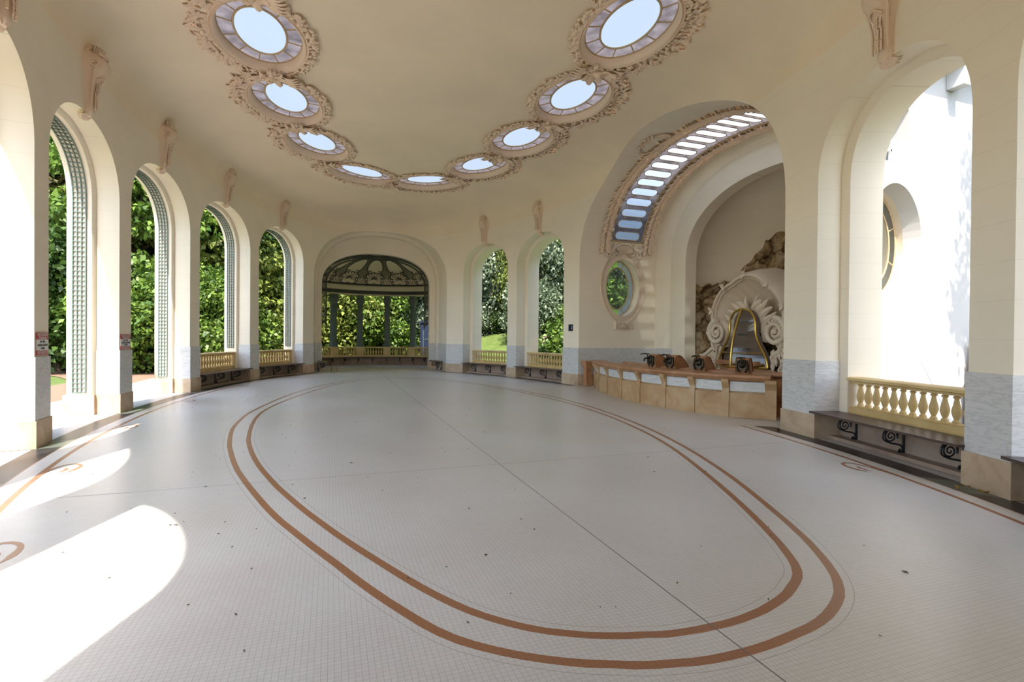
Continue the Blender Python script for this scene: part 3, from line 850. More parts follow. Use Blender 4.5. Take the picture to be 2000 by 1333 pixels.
for off, w in ((3.55, 0.06), (3.25, 0.03)):
    pts = [Vector((GC.x+off*math.sin(D2R(a)), GC.y+off*math.cos(D2R(a)), 0.001)) for a in range(-70, 71, 4)]
    pts2 = [GC+(p-GC)*((off-w)/off) for p in pts]
    for p in pts2: p.z = 0.001
    mb.grid([pts, pts2])
mb.build('curved_line_inlay', TILERED, floor)
for sx in (-1, 1):
    mb = MB()
    for x in (2.25, 2.0): strip(mb, (0.15+sx*x, 12.7, 0), (0.15+sx*x, 17.2 if x > 2.1 else 17.0, 0), 0.06 if x > 2.1 else 0.03)
    mb.build('straight_line_inlay', TILERED, floor)
# dry litter on the floor
mb = MB()
for i in range(330):
    a = rnd.random()*2*PI; r = math.sqrt(rnd.random())
    x, y = 0.9*B*r*math.cos(a), 0.85*A*r*math.sin(a)+0.5
    if rnd.random() < 0.5: x = -abs(x)
    L = rnd.uniform(0.007, 0.019)*(1.6 if rnd.random() < 0.1 else 1); th = rnd.random()*PI; w = L*rnd.uniform(0.25, 0.6)
    c, s = math.cos(th), math.sin(th); z = 0.002
    mb.add([(x-c*L, y-s*L, z), (x+s*w, y-c*w, z+0.004), (x+c*L, y+s*L, z+0.002), (x-s*w, y+c*w, z+0.006)], ((0, 1, 2, 3),))
tag(mb.build('leaf_litter', SPECK, smooth=False), 'tiny dry specks scattered over the pale mosaic floor', 'litter', None, 'stuff')
for i, (px, py, rot, lab) in enumerate(((4.62, -8.78, 0.3, 'curled orange-brown fallen leaf farthest from the plinth, of three by the right pier'),
                                        (4.80, -8.75, 1.2, 'long brown fallen leaf in the middle of three against the right pier'),
                                        (4.70, -8.98, 2.3, 'small crumpled orange fallen leaf nearest the viewer, of three by the right pier'))):
    mb = MB()
    L = (0.10, 0.13, 0.09)[i]
    rows = []
    for k, (f, w) in enumerate(((0, 0.05), (0.25, 0.6), (0.5, 0.95), (0.75, 0.6), (1, 0.05))):
        zz = 0.008+0.025*abs(math.sin(3*f+i))
        rows.append([Vector((L*(f-0.5), s*L*0.38*w, zz+abs(s)*0.02*(1 if i != 1 else 0.4))) for s in (-1, -0.5, 0, 0.5, 1)])
    mb.grid(rows)
    mb.xform(Matrix.Translation((px, py, 0.001)) @ Matrix.Rotation(rot, 4, 'Z'))
    tag(mb.build('fallen_leaf', FALLEN), lab, 'leaf', 'fallen leaves by the right pier')
# ------------------------------------------------------------------ balustrades, benches, lattices, brackets
BAL_PROF = [(0.030, 0.0), (0.046, 0.0), (0.046, 0.035), (0.034, 0.045), (0.030, 0.06), (0.046, 0.10), (0.060, 0.15), (0.058, 0.19), (0.042, 0.25), (0.030, 0.31), (0.027, 0.335), (0.044, 0.35), (0.044, 0.365), (0.028, 0.375), (0.046, 0.395), (0.046, 0.42), (0.030, 0.42)]
def baluster_mesh():
    mb = MB(); mb.lathe(BAL_PROF, 12)
    mb.box((0, 0, -0.015), (0.11, 0.11, 0.035)); mb.box((0, 0, 0.43), (0.10, 0.10, 0.03))
    return mb
_bal = None
def add_baluster(parent, loc):
    global _bal
    if _bal is None:
        _bal = baluster_mesh().build('baluster', OCHRE, parent); o = _bal
    else:
        o = _bal.copy(); COL.objects.link(o); o.parent = parent
    o.location = loc
    return o
def balustrade(k, label):
    o = OP[k]; d0 = 0.62
    M = frame_matrix(o.L(0, d0, 0), -o.c, o.nv, (0, 0, 1))
    t = thing('balustrade', label, 'balustrade', M, 'straight yellow stone balustrades in the arches')
    h = o.hw-0.02
    mb = MB()
    mb.box((0, 0, 0.52), (2*h-0.10, 0.24, 0.10)); mb.box((0, 0, 0.455), (2*h-0.10, 0.28, 0.05))
    mb.build('base_rail', OCHRE, t, angle=30)
    mb = MB()
    mb.loft([[(-h, y, z) for y, z in ((-0.10, 1.005), (-0.16, 1.02), (-0.16, 1.06), (-0.13, 1.075), (0.13, 1.075), (0.16, 1.06), (0.16, 1.02), (0.10, 1.005))],
             [(h, y, z) for y, z in ((-0.10, 1.005), (-0.16, 1.02), (-0.16, 1.06), (-0.13, 1.075), (0.13, 1.075), (0.16, 1.06), (0.16, 1.02), (0.10, 1.005))]])
    mb.box((0, 0, 0.99), (2*h-0.1, 0.18, 0.04))
    mb.build('top_rail', OCHRE, t, angle=30)
    for sg in (-1, 1):
        mb = MB(); mb.box((sg*(h-0.06), 0, 0.755), (0.12, 0.25, 0.55)); mb.build('end_post', OCHRE, t)
    n = round((2*h-0.3)/0.172)
    for i in range(n):
        x = -h+0.15+(2*h-0.3)*(i+0.5)/n
        add_baluster(t, (x, 0, 0.585))
def bracket_shape(mb):
    """Wrought iron scroll bracket in the y-z plane: wall at y=0, bench front at y=-0.42."""
    mb.box((0, -0.012, 0.235), (0.03, 0.024, 0.40))
    sp = spiral((0, -0.21, 0.30), 0.105, 0.015, 2.1, -PI/2*0.2, 46, 'yz', 1)
    tail = smooth_curve([(0, -0.02, 0.10), (0, -0.06, 0.17), (0, -0.20, 0.20), (0, -0.31, 0.25), (0, -0.325, 0.33), (0, -0.26, 0.405), (0, -0.16, 0.40), (0, -0.107, 0.36), sp[0]], 5)
    mb.tube(tail, 0.013, 6); mb.tube(sp, [0.013-0.004*i/46 for i in range(47)], 6)
    mb.tube(spiral((0, -0.055, 0.075), 0.038, 0.012, 1.2, PI/2, 18, 'yz', 1), 0.011, 6)
    mb.sphere((0, -0.055, 0.075), 0.016, 6, 5)
def bench(k, label):
    o = OP[k]
    M = frame_matrix(o.L(0, o.d1, 0), -o.c, o.nv, (0, 0, 1))
    t = thing('bench', label, 'bench', M, 'wooden benches in the arches')
    h = o.hw
    mb = MB()
    for i in range(5):
        y = -0.535+i*0.108
        mb.box((0, y+0.052, 0.455), (2*h-0.02, 0.103, 0.034))
    mb.build('seat', WOOD, t, angle=30)
    for x in (-0.68, 0, 0.68):
        mb = MB(); bracket_shape(mb); mb.xform(Matrix.Translation((x*h, 0, 0)))
        mb.build('scroll_bracket', IRON, t)
    # the low wall behind belongs to the building
    mb = MB()
    mb.box((0, 0.25, 0.215), (2*h, 0.5, 0.43)); mb.box((0, -0.10, 0.03), (2*h, 0.2, 0.06))
    mb.xform(M)
    struct(mb.build('wall_%s_bench' % SIDE[k], DARKSTONE), 'low stone wall under the bench')
BAL_LABELS = {
 'L4': ('yellow stone balustrade in the left wall, in the first arch with a bench', 'dark wooden bench on iron scrolls in the first benched arch of the left wall'),
 'L5': ('yellow stone balustrade in the last left arch before the round pavilion', 'dark wooden bench on iron scrolls in the last left arch before the round pavilion'),
 'R1': ('yellow stone balustrade in the right arch nearest the round pavilion', 'dark wooden bench on iron scrolls in the right arch nearest the round pavilion'),
 'R2': ('yellow stone balustrade in the right arch with pink hydrangeas behind it', 'dark wooden bench on iron scrolls under the arch with pink hydrangeas'),
 'R0': ('yellow stone balustrade in front of the sunlit white building', 'slatted dark wooden bench below the balustrade facing the sunlit white building'),
}
for k, (a, b) in BAL_LABELS.items(): balustrade(k, a); bench(k, b)
bench('RN', 'end of a dark wooden bench cut off by the right edge of the picture')

# green lattice panels lining the outer reveals of the left arches
def trellis(k, label, z_from):
    o = OP[k]; h = o.hw-o.step
    t = thing('trellis', label, 'trellis', Matrix.Translation(o.L(0, 0.655, 0)), 'lattice panels in the left arches')
    base = o.L(0, 0.655, 0)
    fs = [-math.cos(PI*i/90) for i in range(91)]
    arch = [(h*f, o.zs+(o.zarch(f)-o.zs)*(o.rise-o.step)/o.rise) for f in fs]
    path = [(-h, z_from)]+arch+[(h, z_from)]
    pts = [Vector((w, 0, z)) for w, z in path]
    pts = resample(pts, int(sum((pts[i+1]-pts[i]).length for i in range(len(pts)-1))/0.0335))
    inn = []
    for i, p in enumerate(pts):
        d = (pts[min(i+1, len(pts)-1)]-pts[max(i-1, 0)]).normalized()
        n = Vector((d.z, 0, -d.x))
        inn.append((p, n, d))
    W = lambda p, n, dep, off: o.L(p.x+n.x*off, dep, p.z+n.z*off)-base
    for nm, deps, r in (('lattice_frame', (0.545, 0.765), 0.010), ('lattice_rail', (0.618, 0.692), 0.008)):
        mb = MB()
        for dep in deps:
            mb.loft([[W(p, n, dep-r, 0.002), W(p, n, dep+r, 0.002), W(p, n, dep+r, 0.035), W(p, n, dep-r, 0.035)] for p, n, d in inn])
        if nm == 'lattice_frame':
            for e in (0, -1):
                p, n, d = inn[e]
                mb.box((W(p, n, 0.655, 0.018)), (0.03, 0.03, 0.03)); mb.tube([W(p, n, 0.54, 0.018), W(p, n, 0.77, 0.018)], 0.016, 4)
        mb.build(nm, LATTICE, t, angle=30)
    mb = MB()
    for i in range(3, len(inn)-2, 3):
        p, n, d = inn[i]; q = d*0.009
        rings = []
        for dep in (0.545, 0.765):
            rings.append([W(p-q, n, dep, 0.004), W(p+q, n, dep, 0.004), W(p+q, n, dep, 0.03), W(p-q, n, dep, 0.03)])
        mb.loft(rings)
    mb.build('lattice_crossbar', LATTICE, t, angle=30)
trellis('L2', 'grey-green lattice in the left arch between the two warning signs', 0.47)
trellis('L3', 'grey-green lattice in the last open left doorway, past the second warning sign', 0.47)
trellis('L4', 'dark green lattice in the first left arch with a balustrade', 1.22)
trellis('L5', 'dark green lattice in the last left arch before the round pavilion', 1.22)

# carved brackets over the arches
def corbel(label):
    t = thing('carved_bracket', label, 'bracket', None, 'carved brackets over the arches')
    # body: sections (z, half width, depth)
    secs = [(-0.04, 0.05, 0.06), (0.03, 0.115, 0.10), (0.12, 0.10, 0.10), (0.30, 0.105, 0.115), (0.52, 0.125, 0.14), (0.66, 0.16, 0.20), (0.76, 0.19, 0.30), (0.88, 0.195, 0.34), (0.99, 0.185, 0.31), (1.07, 0.16, 0.24), (1.13, 0.13, 0.14)]
    mb = MB(); rings = []
    for z, hw, d in secs:
        ring = [(-hw*1.15, 0.03, z), (-hw*1.08, -d*0.35, z), (-hw*0.9, -d*0.45, z), (-hw*0.82, -d*0.85, z), (-hw*0.5, -d, z), (hw*0.5, -d, z), (hw*0.82, -d*0.85, z), (hw*0.9, -d*0.45, z), (hw*1.08, -d*0.35, z), (hw*1.15, 0.03, z)]
        rings.append(ring)
    mb.loft(rings)
    mb.build('body', CARVED, t, angle=50)
    mb = MB()
    for sg in (-1, 1):
        mb.tube(spiral((sg*0.195, -0.17, 0.88), 0.10, 0.02, 1.6, -PI/2, 26, 'yz', 1), 0.016, 5)
        mb.tube(smooth_curve([(sg*0.15, -0.11, 0.12), (sg*0.14, -0.12, 0.4), (sg*0.17, -0.15, 0.62), (sg*0.20, -0.17, 0.76)], 5), 0.017, 5)
    mb.build('side_scroll', CARVED, t)
    mb = MB()   # drop of husks down the front
    for i in range(9):
        z = 0.62-i*0.055
        for sx in (-1, 0, 1):
            add_leaf(mb, (sx*0.045, -0.125-0.02*(z > 0.5)-0.01*(sx == 0), z+rnd.uniform(-0.02, 0.02)), (sx*0.12, 0, -1), (0, -1, 0.1), 0.10, 0.026)
    mb.tube([(-0.11, -0.17, 0.60), (-0.06, -0.24, 0.655), (0, -0.26, 0.67), (0.06, -0.24, 0.655), (0.11, -0.17, 0.60)], 0.02, 6)
    mb.build('husk_drop', CARVED, t)
    mb = MB()   # curled shell at the top
    for i in range(9):
        a = -1.2+2.4*i/8
        add_leaf(mb, (0.11*math.sin(a), -0.10-0.06*math.cos(a), 1.05), (0.45*math.sin(a), -0.42*math.cos(a), 0.9), (math.sin(a)*0.3, -0.75, 0.4), 0.20, 0.045, 0.9)
    mb.tube(smooth_curve([(-0.12, -0.03, 1.10), (-0.07, -0.06, 1.20), (0, -0.07, 1.24), (0.07, -0.06, 1.20), (0.12, -0.03, 1.10)], 4), 0.04, 7)
    mb.tube([(-0.15, -0.22, 1.08), (-0.08, -0.29, 1.06), (0, -0.31, 1.055), (0.08, -0.29, 1.06), (0.15, -0.22, 1.08)], 0.025, 6)
    mb.build('shell_crest', CARVED, t)
    mb = MB()   # leafy foot lapping under the arch
    for i in range(7):
        a = -1.0+2.0*i/6
        add_leaf(mb, (0.06*math.sin(a), -0.02, 0.0), (0.8*math.sin(a), 0.55, -0.35*math.cos(a)), (0, -0.4, -1), 0.17, 0.045, 0.5)
    mb.tube(spiral((-0.06, -0.03, -0.01), 0.05, 0.01, 1.2, 0, 14), 0.016, 5); mb.tube(spiral((0.06, -0.03, -0.01), 0.05, 0.01, 1.2, PI, 14, 'xz', -1), 0.016, 5)
    mb.build('leafy_foot', CARVED, t)
    return t
CORB = [('L1', 'carved bracket cut off by the left edge of the picture'),
        ('L2', 'carved bracket over the left arch between the two warning signs'),
        ('L3', 'carved bracket over the last open left doorway, past the second warning sign'),
        ('L4', 'carved bracket over the first left arch with a bench'),
        ('L5', 'carved bracket over the last left arch before the pavilion'),
        ('R1', 'carved bracket over the right arch nearest the round pavilion'),
        ('R2', 'carved bracket over the right arch with pink hydrangeas'),
        ('R0', 'large carved bracket at the top right, over the arch to the white building')]
c0 = corbel(CORB[0][1])
for i, (k, lab) in enumerate(CORB):
    o = OP[k]; tm = (o.t0+o.t1)/2
    n = nrm(tm); c = Vector((-n.y, n.x, 0)); p = SP(tm, o.zs+o.rise)
    t = c0 if i == 0 else copy_tree(c0)
    t['label'] = lab
    t.matrix_world = frame_matrix(p+Vector((0, 0, -0.02)), -c, n, (0, 0, 1))

# ------------------------------------------------------------------ skylights in the ceiling
def ell_ring(a, b, z, n=64): return [Vector((a*math.cos(2*PI*i/n), b*math.sin(2*PI*i/n), z)) for i in range(n)]
def make_skylight(label):
    """Local frame: x along the ring of skylights, y towards the wall, z down into the hall."""
    t = thing('oval_skylight', label, 'skylight', None, 'oval skylights around the ceiling')
    GA, GB, TA, TB = 0.86, 0.485, 1.25, 0.80
    mb = MB(); r = ell_ring(GA, GB, -0.13); mb.add(r, (tuple(range(len(r))),)); mb.build('centre_pane', G_MILK, t, smooth=False)
    mb = MB(); mb.loft([ell_ring(GA, GB, -0.135), ell_ring(TA, TB, -0.135)], False); mb.build('tinted_pane', G_TINT, t, smooth=False)
    mb = MB()
    mb.tube(ell_ring(GA+0.01, GB+0.01, -0.12), 0.024, 6, True)
    mb.tube(ell_ring(TA, TB, -0.12), 0.02, 6, True)
    for i in range(12):
        a = 2*PI*(i+0.5)/12
        mb.tube([(GA*math.cos(a), GB*math.sin(a), -0.12), (TA*math.cos(a), TB*math.sin(a), -0.12)], 0.014, 5)
    mb.build('glazing_frame', FRAME, t)
    mb = MB()
    pr = [(0.0, -0.16), (0.0, -0.02), (0.035, 0.05), (0.065, 0.065), (0.075, 0.03), (0.095, 0.045), (0.115, 0.07), (0.135, 0.06), (0.15, 0.0), (0.31, -0.03), (0.33, -0.08)]
    mb.loft([ell_ring(TA+d, TB+d, z) for d, z in pr], False)
    mb.build('moulding', CARVED, t, angle=50)
    rr = random.Random(3)
    mb = MB()
    for row, (off, L, cnt, spread) in enumerate(((0.15, 0.14, 76, 0.4), (0.20, 0.16, 76, 0.6), (0.26, 0.13, 60, 0.8))):
        for i in range(cnt):
            a = 2*PI*(i+rr.random()*0.5)/cnt
            n = Vector((math.cos(a)/TA, math.sin(a)/TB, 0)).normalized(); tg = Vector((-n.y, n.x, 0))
            wall = max(0, math.sin(a))
            sgn = 1 if rr.random() < 0.65 else -1
            p = Vector((TA*math.cos(a), TB*math.sin(a), 0.03))+n*(off+0.06*wall*row)
            d = tg*sgn*rr.uniform(0.5, 1)+n*rr.uniform(-0.1, spread+0.4*wall)
            add_leaf(mb, p, d, (n.x*0.2, n.y*0.2, 1), L*rr.uniform(0.7, 1.25)*(1+0.35*wall*row), 0.05*rr.uniform(0.8, 1.3), 0.5)
    for i in range(44):       # scrolling acanthus on the wall side
        a = PI*(0.12+0.76*rr.random())
        n = Vector((math.cos(a)/TA, math.sin(a)/TB, 0)).normalized(); tg = Vector((-n.y, n.x, 0))
        p = Vector((TA*math.cos(a), TB*math.sin(a), 0.02))+n*rr.uniform(0.24, 0.40)
        add_leaf(mb, p, n*rr.uniform(0.3, 1)+tg*rr.uniform(-0.8, 0.8), (0, 0, 1), rr.uniform(0.14, 0.24), 0.055, 0.6)
    mb.build('leaf_wreath', CARVED, t)
    mb = MB()      # knot of leaves and quills where two skylights meet
    X = 1.52
    for i in range(22):
        a = rr.uniform(0, 2*PI)
        add_leaf(mb, (X+0.10*math.cos(a), 0.18*math.sin(a), 0.06), (math.cos(a)*0.8, math.sin(a), rr.uniform(0, 0.3)), (0, 0, 1), rr.uniform(0.22, 0.36), 0.075, 0.5)
    for i in range(5):
        add_leaf(mb, (X-0.02+0.05*i-0.1, -0.22, 0.05), (-0.35+0.17*i, -1, 0.15), (0, 0, 1), 0.46, 0.05, 0.2)
        add_leaf(mb, (X-0.10+0.05*i, 0.30, 0.03), (-0.5+0.25*i, 1, 0.1), (0, 0, 1), 0.36, 0.06, 0.4)
    for sy in (-1, 1):
        mb.tube(spiral((X, sy*0.17, 0.11), 0.12, 0.03, 1.5, sy*PI/2, 22, 'xy', sy), 0.028, 6)
    mb.sphere((X, 0, 0.13), (0.09, 0.12, 0.08), 9, 7)
    mb.box((X, 0.02, 0.20), (0.10, 0.10, 0.05), Matrix.Rotation(PI/4, 3, 'Z'))
    mb.build('leaf_knot', CARVED, t)
    return t
SKY_LABEL = {
 0: 'large oval skylight at the upper left, nearest whole one on that side', 1: 'oval skylight second from the near left, under the largest left one',
 2: 'oval skylight third on the left side of the ceiling ring', 3: 'flattened oval skylight just left of the far end of the ring',
 4: 'flattest oval skylight, at the far end of the ring above the pavilion', 5: 'oval skylight just right of the far end of the ring',
 6: 'oval skylight second right of the far end of the ring', 7: 'oval skylight on the right, just below the largest right one',
 8: 'large oval skylight at the top right of the ceiling', 9: 'oval skylight cut off by the top edge of the picture at the left'}
s0 = None
for i in SKY_ORDER:
    c, tg = SKY[i]
    n = Vector((c.x/((B-1)**2), c.y/((A-3)**2), 0)).normalized(); n = (n-tg*n.dot(tg)).normalized()
    # height and tilt of the ceiling there
    def zc(p):
        lo, hi = 0.0, 1.0
        for _ in range(40):
            q = (lo+hi)/2
            if (p.x/(B-CW*q))**2+(p.y/(A-CWA*q))**2 > 1: hi = q
            else: lo = q
        q = lo
        return Z0+CH*(1-(1-q)**CN)**(1/CN)
    z = zc(c); zo = zc(c+n*0.9); zi = zc(c-n*0.9)
    yv = (n*1.8+Vector((0, 0, zo-zi))).normalized()
    zv = -(tg.cross(yv)) if tg.cross(yv).z > 0 else tg.cross(yv)
    zv = -Vector((0, 0, 1)) + yv*yv.z; zv.normalize()
    xv = yv.cross(zv)
    t = make_skylight(SKY_LABEL[i]) if s0 is None else copy_tree(s0)
    s0 = s0 or t
    t['label'] = SKY_LABEL[i]
    t.matrix_world = frame_matrix(Vector((c.x, c.y, (z+ (zo+zi)/2)/2+0.0)), xv, yv, zv)
# ------------------------------------------------------------------ the round pavilion at the far end
CA = [-49, -29, -9, 11, 31, 51]             # column angles about the pavilion's centre
def gpt(a, r, z=0): return Vector((GC.x+r*math.sin(D2R(a)), GC.y+r*math.cos(D2R(a)), z))
RB = 4.50
def clampx(p): return Vector((max(p.x, -4.10), p.y, p.z))
def arc_sweep(mb, section, a0, a1, step=3):
    n = max(2, round((a1-a0)/step))
    mb.loft([[clampx(gpt(a0+(a1-a0)*i/n, r, z)) for r, z in section] for i in range(n+1)])
t = thing('curved_balustrade', 'curved yellow stone balustrade around the pavilion, with a post under each column', 'balustrade', Matrix.Translation(gpt(1, RB)))
inv = Matrix.Translation(-gpt(1, RB))
mb = MB(); arc_sweep(mb, [(RB-0.14, 0), (RB+0.14, 0), (RB+0.14, 0.56), (RB-0.14, 0.56)], -66, 82); mb.xform(inv); mb.build('base_wall', OCHRE, t)
mb = MB(); arc_sweep(mb, [(RB-0.16, 0.98), (RB+0.16, 0.98), (RB+0.16, 1.05), (RB-0.16, 1.05)], -66, 82); mb.xform(inv); mb.build('top_rail', OCHRE, t)
for a in CA:
    mb = MB(); M3 = Matrix.Rotation(-D2R(a), 3, 'Z')
    mb.box(gpt(a, RB, 0.53), (0.42, 0.40, 1.06), M3); mb.xform(inv); mb.build('post', OCHRE, t)
for i in range(len(CA)+1):
    a0 = CA[i-1]+3.2 if i else -68; a1 = CA[i]-3.2 if i < len(CA) else 70
    n = max(2, round((a1-a0)/1.9))
    for j in range(n):
        a = a0+(a1-a0)*(j+0.5)/n
        add_baluster(t, gpt(a, RB, 0.57)-gpt(1, RB))
t = thing('curved_bench', 'long dark bench curving round the inside of the pavilion', 'bench', Matrix.Translation(gpt(1, 4.1)))
inv = Matrix.Translation(-gpt(1, 4.1))
mb = MB(); arc_sweep(mb, [(3.86, 0.43), (4.34, 0.43), (4.34, 0.47), (3.86, 0.47)], -78, 80); mb.xform(inv); mb.build('seat', WOOD, t)
for i in range(13):
    a = -66+i*11
    mb = MB(); bracket_shape(mb); mb.xform(inv @ Matrix.Translation(gpt(a, 4.34)) @ Matrix.Rotation(-D2R(a), 4, 'Z')); mb.build('scroll_bracket', IRON, t)
mb = MB(); arc_sweep(mb, [(4.30, 0), (4.38, 0), (4.38, 0.43), (4.30, 0.43)], -79, 81)
struct(mb.build('wall_pavilion_bench', DARKSTONE), 'dark stone wall under the curved bench')
for sg, lab in ((1, 'short dark bench in the right side of the passage to the pavilion'), (-1, 'short dark bench in the left side of the passage to the pavilion')):
    x = 0.18+sg*2.66
    t = thing('short_bench', lab, 'bench', Matrix.Translation((x, 13.2, 0)), 'short benches in the passage')
    mb = MB(); mb.box((sg*0.02, 0, 0.45), (0.42, 1.35, 0.04)); mb.build('seat', WOOD, t)
    for y in (-0.5, 0.5):
        mb = MB(); bracket_shape(mb); mb.xform(Matrix.Translation((sg*0.24, y, 0)) @ Matrix.Rotation(-sg*PI/2, 4, 'Z')); mb.build('scroll_bracket', IRON, t)
# columns
def column():
    t = thing('pavilion_column', '', 'column', None, 'green-grey pavilion columns')
    def sq(h, z): return [(-h, -h, z), (-h*0.8, -h*1.06, z), (h*0.8, -h*1.06, z), (h, -h, z), (h*1.06, h*0.0, z), (h, h, z), (-h, h, z), (-h*1.06, 0, z)]
    mb = MB(); mb.loft([sq(0.20, 0), sq(0.20, 0.06), sq(0.185, 0.10), sq(0.16, 0.22), sq(0.145, 0.34)]); mb.build('base', COLPAINT, t, angle=30)
    mb = MB(); mb.loft([sq(0.145, 0.34), sq(0.125, 2.30)])
    for sx in (-1, 1):
        mb.box((sx*0.14, 0, 1.3), (0.03, 0.14, 1.8))
        for i in range(15): mb.sphere((sx*0.155, 0, 0.5+i*0.12), 0.022, 6, 4)
    mb.build('shaft', COLPAINT, t, angle=30)
    mb = MB(); mb.loft([sq(0.125, 2.30), sq(0.15, 2.33), sq(0.15, 2.37), sq(0.13, 2.40), sq(0.15, 2.52), sq(0.19, 2.60), sq(0.21, 2.70), sq(0.21, 2.82), sq(0.18, 2.85), sq(0.18, 3.04)])
    cp = mb.build('capital', COLPAINT, t, angle=30)
    for sx in (-1, 1):
        mb = MB(); mb.tube(spiral((sx*0.2, -0.02, 2.68), 0.07, 0.015, 1.5, 0, 18, 'yz'), 0.018, 5); mb.build('volute', COLPAINT, cp)
    return t
CLAB = ['leftmost green-grey column in the pavilion arch, its left side lit', 'green-grey pavilion column second from the left in the arch',
        'green-grey pavilion column third from the left in the arch', 'rightmost green-grey column in the pavilion arch']
pc = column()
for i, a in enumerate(CA[1:5]):
    c = pc if i == 0 else copy_tree(pc)
    c['label'] = CLAB[i]
    c.matrix_world = Matrix.Translation(gpt(a, RB, 1.055)) @ Matrix.Rotation(-D2R(a), 4, 'Z')
# entablature and half dome
mb = MB(); arc_sweep(mb, [(4.28, 4.08), (4.74, 4.08), (4.74, 4.80), (4.36, 4.80), (4.36, 4.68), (4.30, 4.60), (4.30, 4.42), (4.34, 4.36), (4.34, 4.16), (4.28, 4.12)], -92, 86, 2)
struct(mb.build('trim_pavilion', plaster_mat('ivory_plaster', (0.74, 0.66, 0.49), False), angle=25), 'ivory beam carried round by the pavilion columns')
DR, DH, DZ = 4.36, 1.27, 4.68
def dome_pt(a, r, off=0.0):
    z = DZ+DH*math.sqrt(max(0, 1-(r/DR)**2)); return gpt(a, r*(1-off*0.2), z-off)
mb = MB()
rs = [DR*math.sin(PI/2*i/16) for i in range(17)]
mb.grid([[clampx(dome_pt(a, r)) for a in range(-96, 97, 4)] for r in rs])
struct(mb.build('ceiling_pavilion', CEIL, angle=60), 'cream half dome over the round pavilion')
# dark green ironwork on the dome
t = thing('dome_ironwork', 'dark green iron lattice with shells and ribs spread over the pavilion dome', 'ironwork', Matrix.Translation(gpt(1, 4.2, 4.7)))
inv = Matrix.Translation(-gpt(1, 4.2, 4.7))
def meridian(s):
    """Radius on the dome at height-like coordinate s (0 at the rim, along the curve inwards)."""
    # arc length table
    return np.interp(s, MS, MR)
_r = np.linspace(DR, 0.0, 400); _z = DZ+DH*np.sqrt(np.maximum(0, 1-(_r/DR)**2))
MS = np.concatenate([[0], np.cumsum(np.hypot(np.diff(_r), np.diff(_z)))]); MR = _r
def dpt(a0, x, s, off=0.03):
    r = float(meridian(s)); return inv @ dome_pt(a0+math.degrees(x/max(0.3, r)), r, off)
def line2(mb, a0, pts, r, n=5, closed=False): mb.tube([dpt(a0, x, s) for x, s in pts], r, n, closed)
def lattice_fill(mb, a0, wfun, s0, s1, cell, r):
    """Criss-cross bars inside an outline of half width wfun(s)."""
    for sg in (-1, 1):
        k0 = int((s0-2)/cell)-2; k1 = int((s1+2)/cell)+2
        for k in range(k0, k1):
            seg = []
            for i in range(0, 141):
                s = s0+(s1-s0)*i/140; x = sg*(s-k*cell)
                if abs(x) <= wfun(s): seg.append((x, s))
                elif len(seg) > 1: line2(mb, a0, seg[::3]+[seg[-1]], r, 4); seg = []
                else: seg = []
            if len(seg) > 1: line2(mb, a0, seg[::3]+[seg[-1]], r, 4)
def wrib(s):
    pts = ((0.45, 0.10), (0.62, 0.12), (0.80, 0.27), (0.98, 0.30), (1.20, 0.23), (1.40, 0.14), (2.0, 0.105), (2.55, 0.105), (2.95, 0.18), (3.2, 0.45))
    return float(np.interp(s, [p[0] for p in pts], [p[1] for p in pts]))
for a in CA:
    mb = MB()
    ss = [0.45+i*0.08 for i in range(34)]
    for sg in (-1, 1):
        line2(mb, a, [(sg*wrib(s), s) for s in ss], 0.023)
        mb.tube([dpt(a, sg*0.30, 1.12), dpt(a, sg*0.42, 1.22)], 0.025, 5)
    lattice_fill(mb, a, wrib, 0.45, 3.1, 0.125, 0.0095)
    # little pedestal pattern below
    for row in range(3):
        for j in range(4-row):
            x = (j-(3-row)/2)*0.17; s = 0.10+row*0.12
            line2(mb, a, [(x-0.05, s), (x, s+0.055), (x+0.05, s), (x, s-0.055)], 0.012, 4, True)
    for sg in (-1, 1): line2(mb, a, [(sg*0.40, 0.05), (sg*0.33, 0.25), (sg*0.36, 0.45), (sg*0.12, 0.50)], 0.02)
    mb.build('rib', GREENIRON, t)
def line2s(mb, a0, pts, r, n=5, closed=False): line2(mb, a0, [(x, s*1.32) for x, s in pts], r, n, closed)
for a in [c+10 for c in CA]+[CA[0]-10]:
    mb = MB()
    R0 = 0.50
    scal = []
    for i in range(60):
        th = -0.35+(PI+0.7)*i/59; rr_ = R0*(1+0.06*abs(math.sin(4.5*th)))
        scal.append((rr_*math.cos(th), 0.30+rr_*math.sin(th)*0.95))
    line2s(mb, a, scal, 0.022)
    for i in range(9):
        th = -0.2+(PI+0.4)*i/8
        line2s(mb, a, [(0.13*math.cos(th), 0.30+0.13*math.sin(th)), (0.40*math.cos(th), 0.30+0.40*math.sin(th))], 0.013, 4)
        th2 = th+0.2
        line2s(mb, a, [(0.40*math.cos(th-0.1), 0.3+0.40*math.sin(th-0.1)), (0.46*math.cos(th), 0.3+0.46*math.sin(th)), (0.40*math.cos(th+0.1), 0.3+0.40*math.sin(th+0.1))], 0.016, 4)
    for q in range(5): line2s(mb, a, [(0.04*q*math.cos(b*0.4), 0.30+0.04*q*math.sin(b*0.4)) for b in range(0, 9)], 0.013, 4)
    line2s(mb, a, [(-0.46, 0.10), (-0.2, 0.05), (0, 0.12), (0.2, 0.05), (0.46, 0.10)], 0.018)
    mb.build('shell', GREENIRON, t)
mb = MB()
for s, r in ((0.02, 0.03), (0.07, 0.018)):
    mb.tube([inv @ dome_pt(a, float(meridian(s)), 0.03) for a in range(-66, 87, 2)], r, 5)
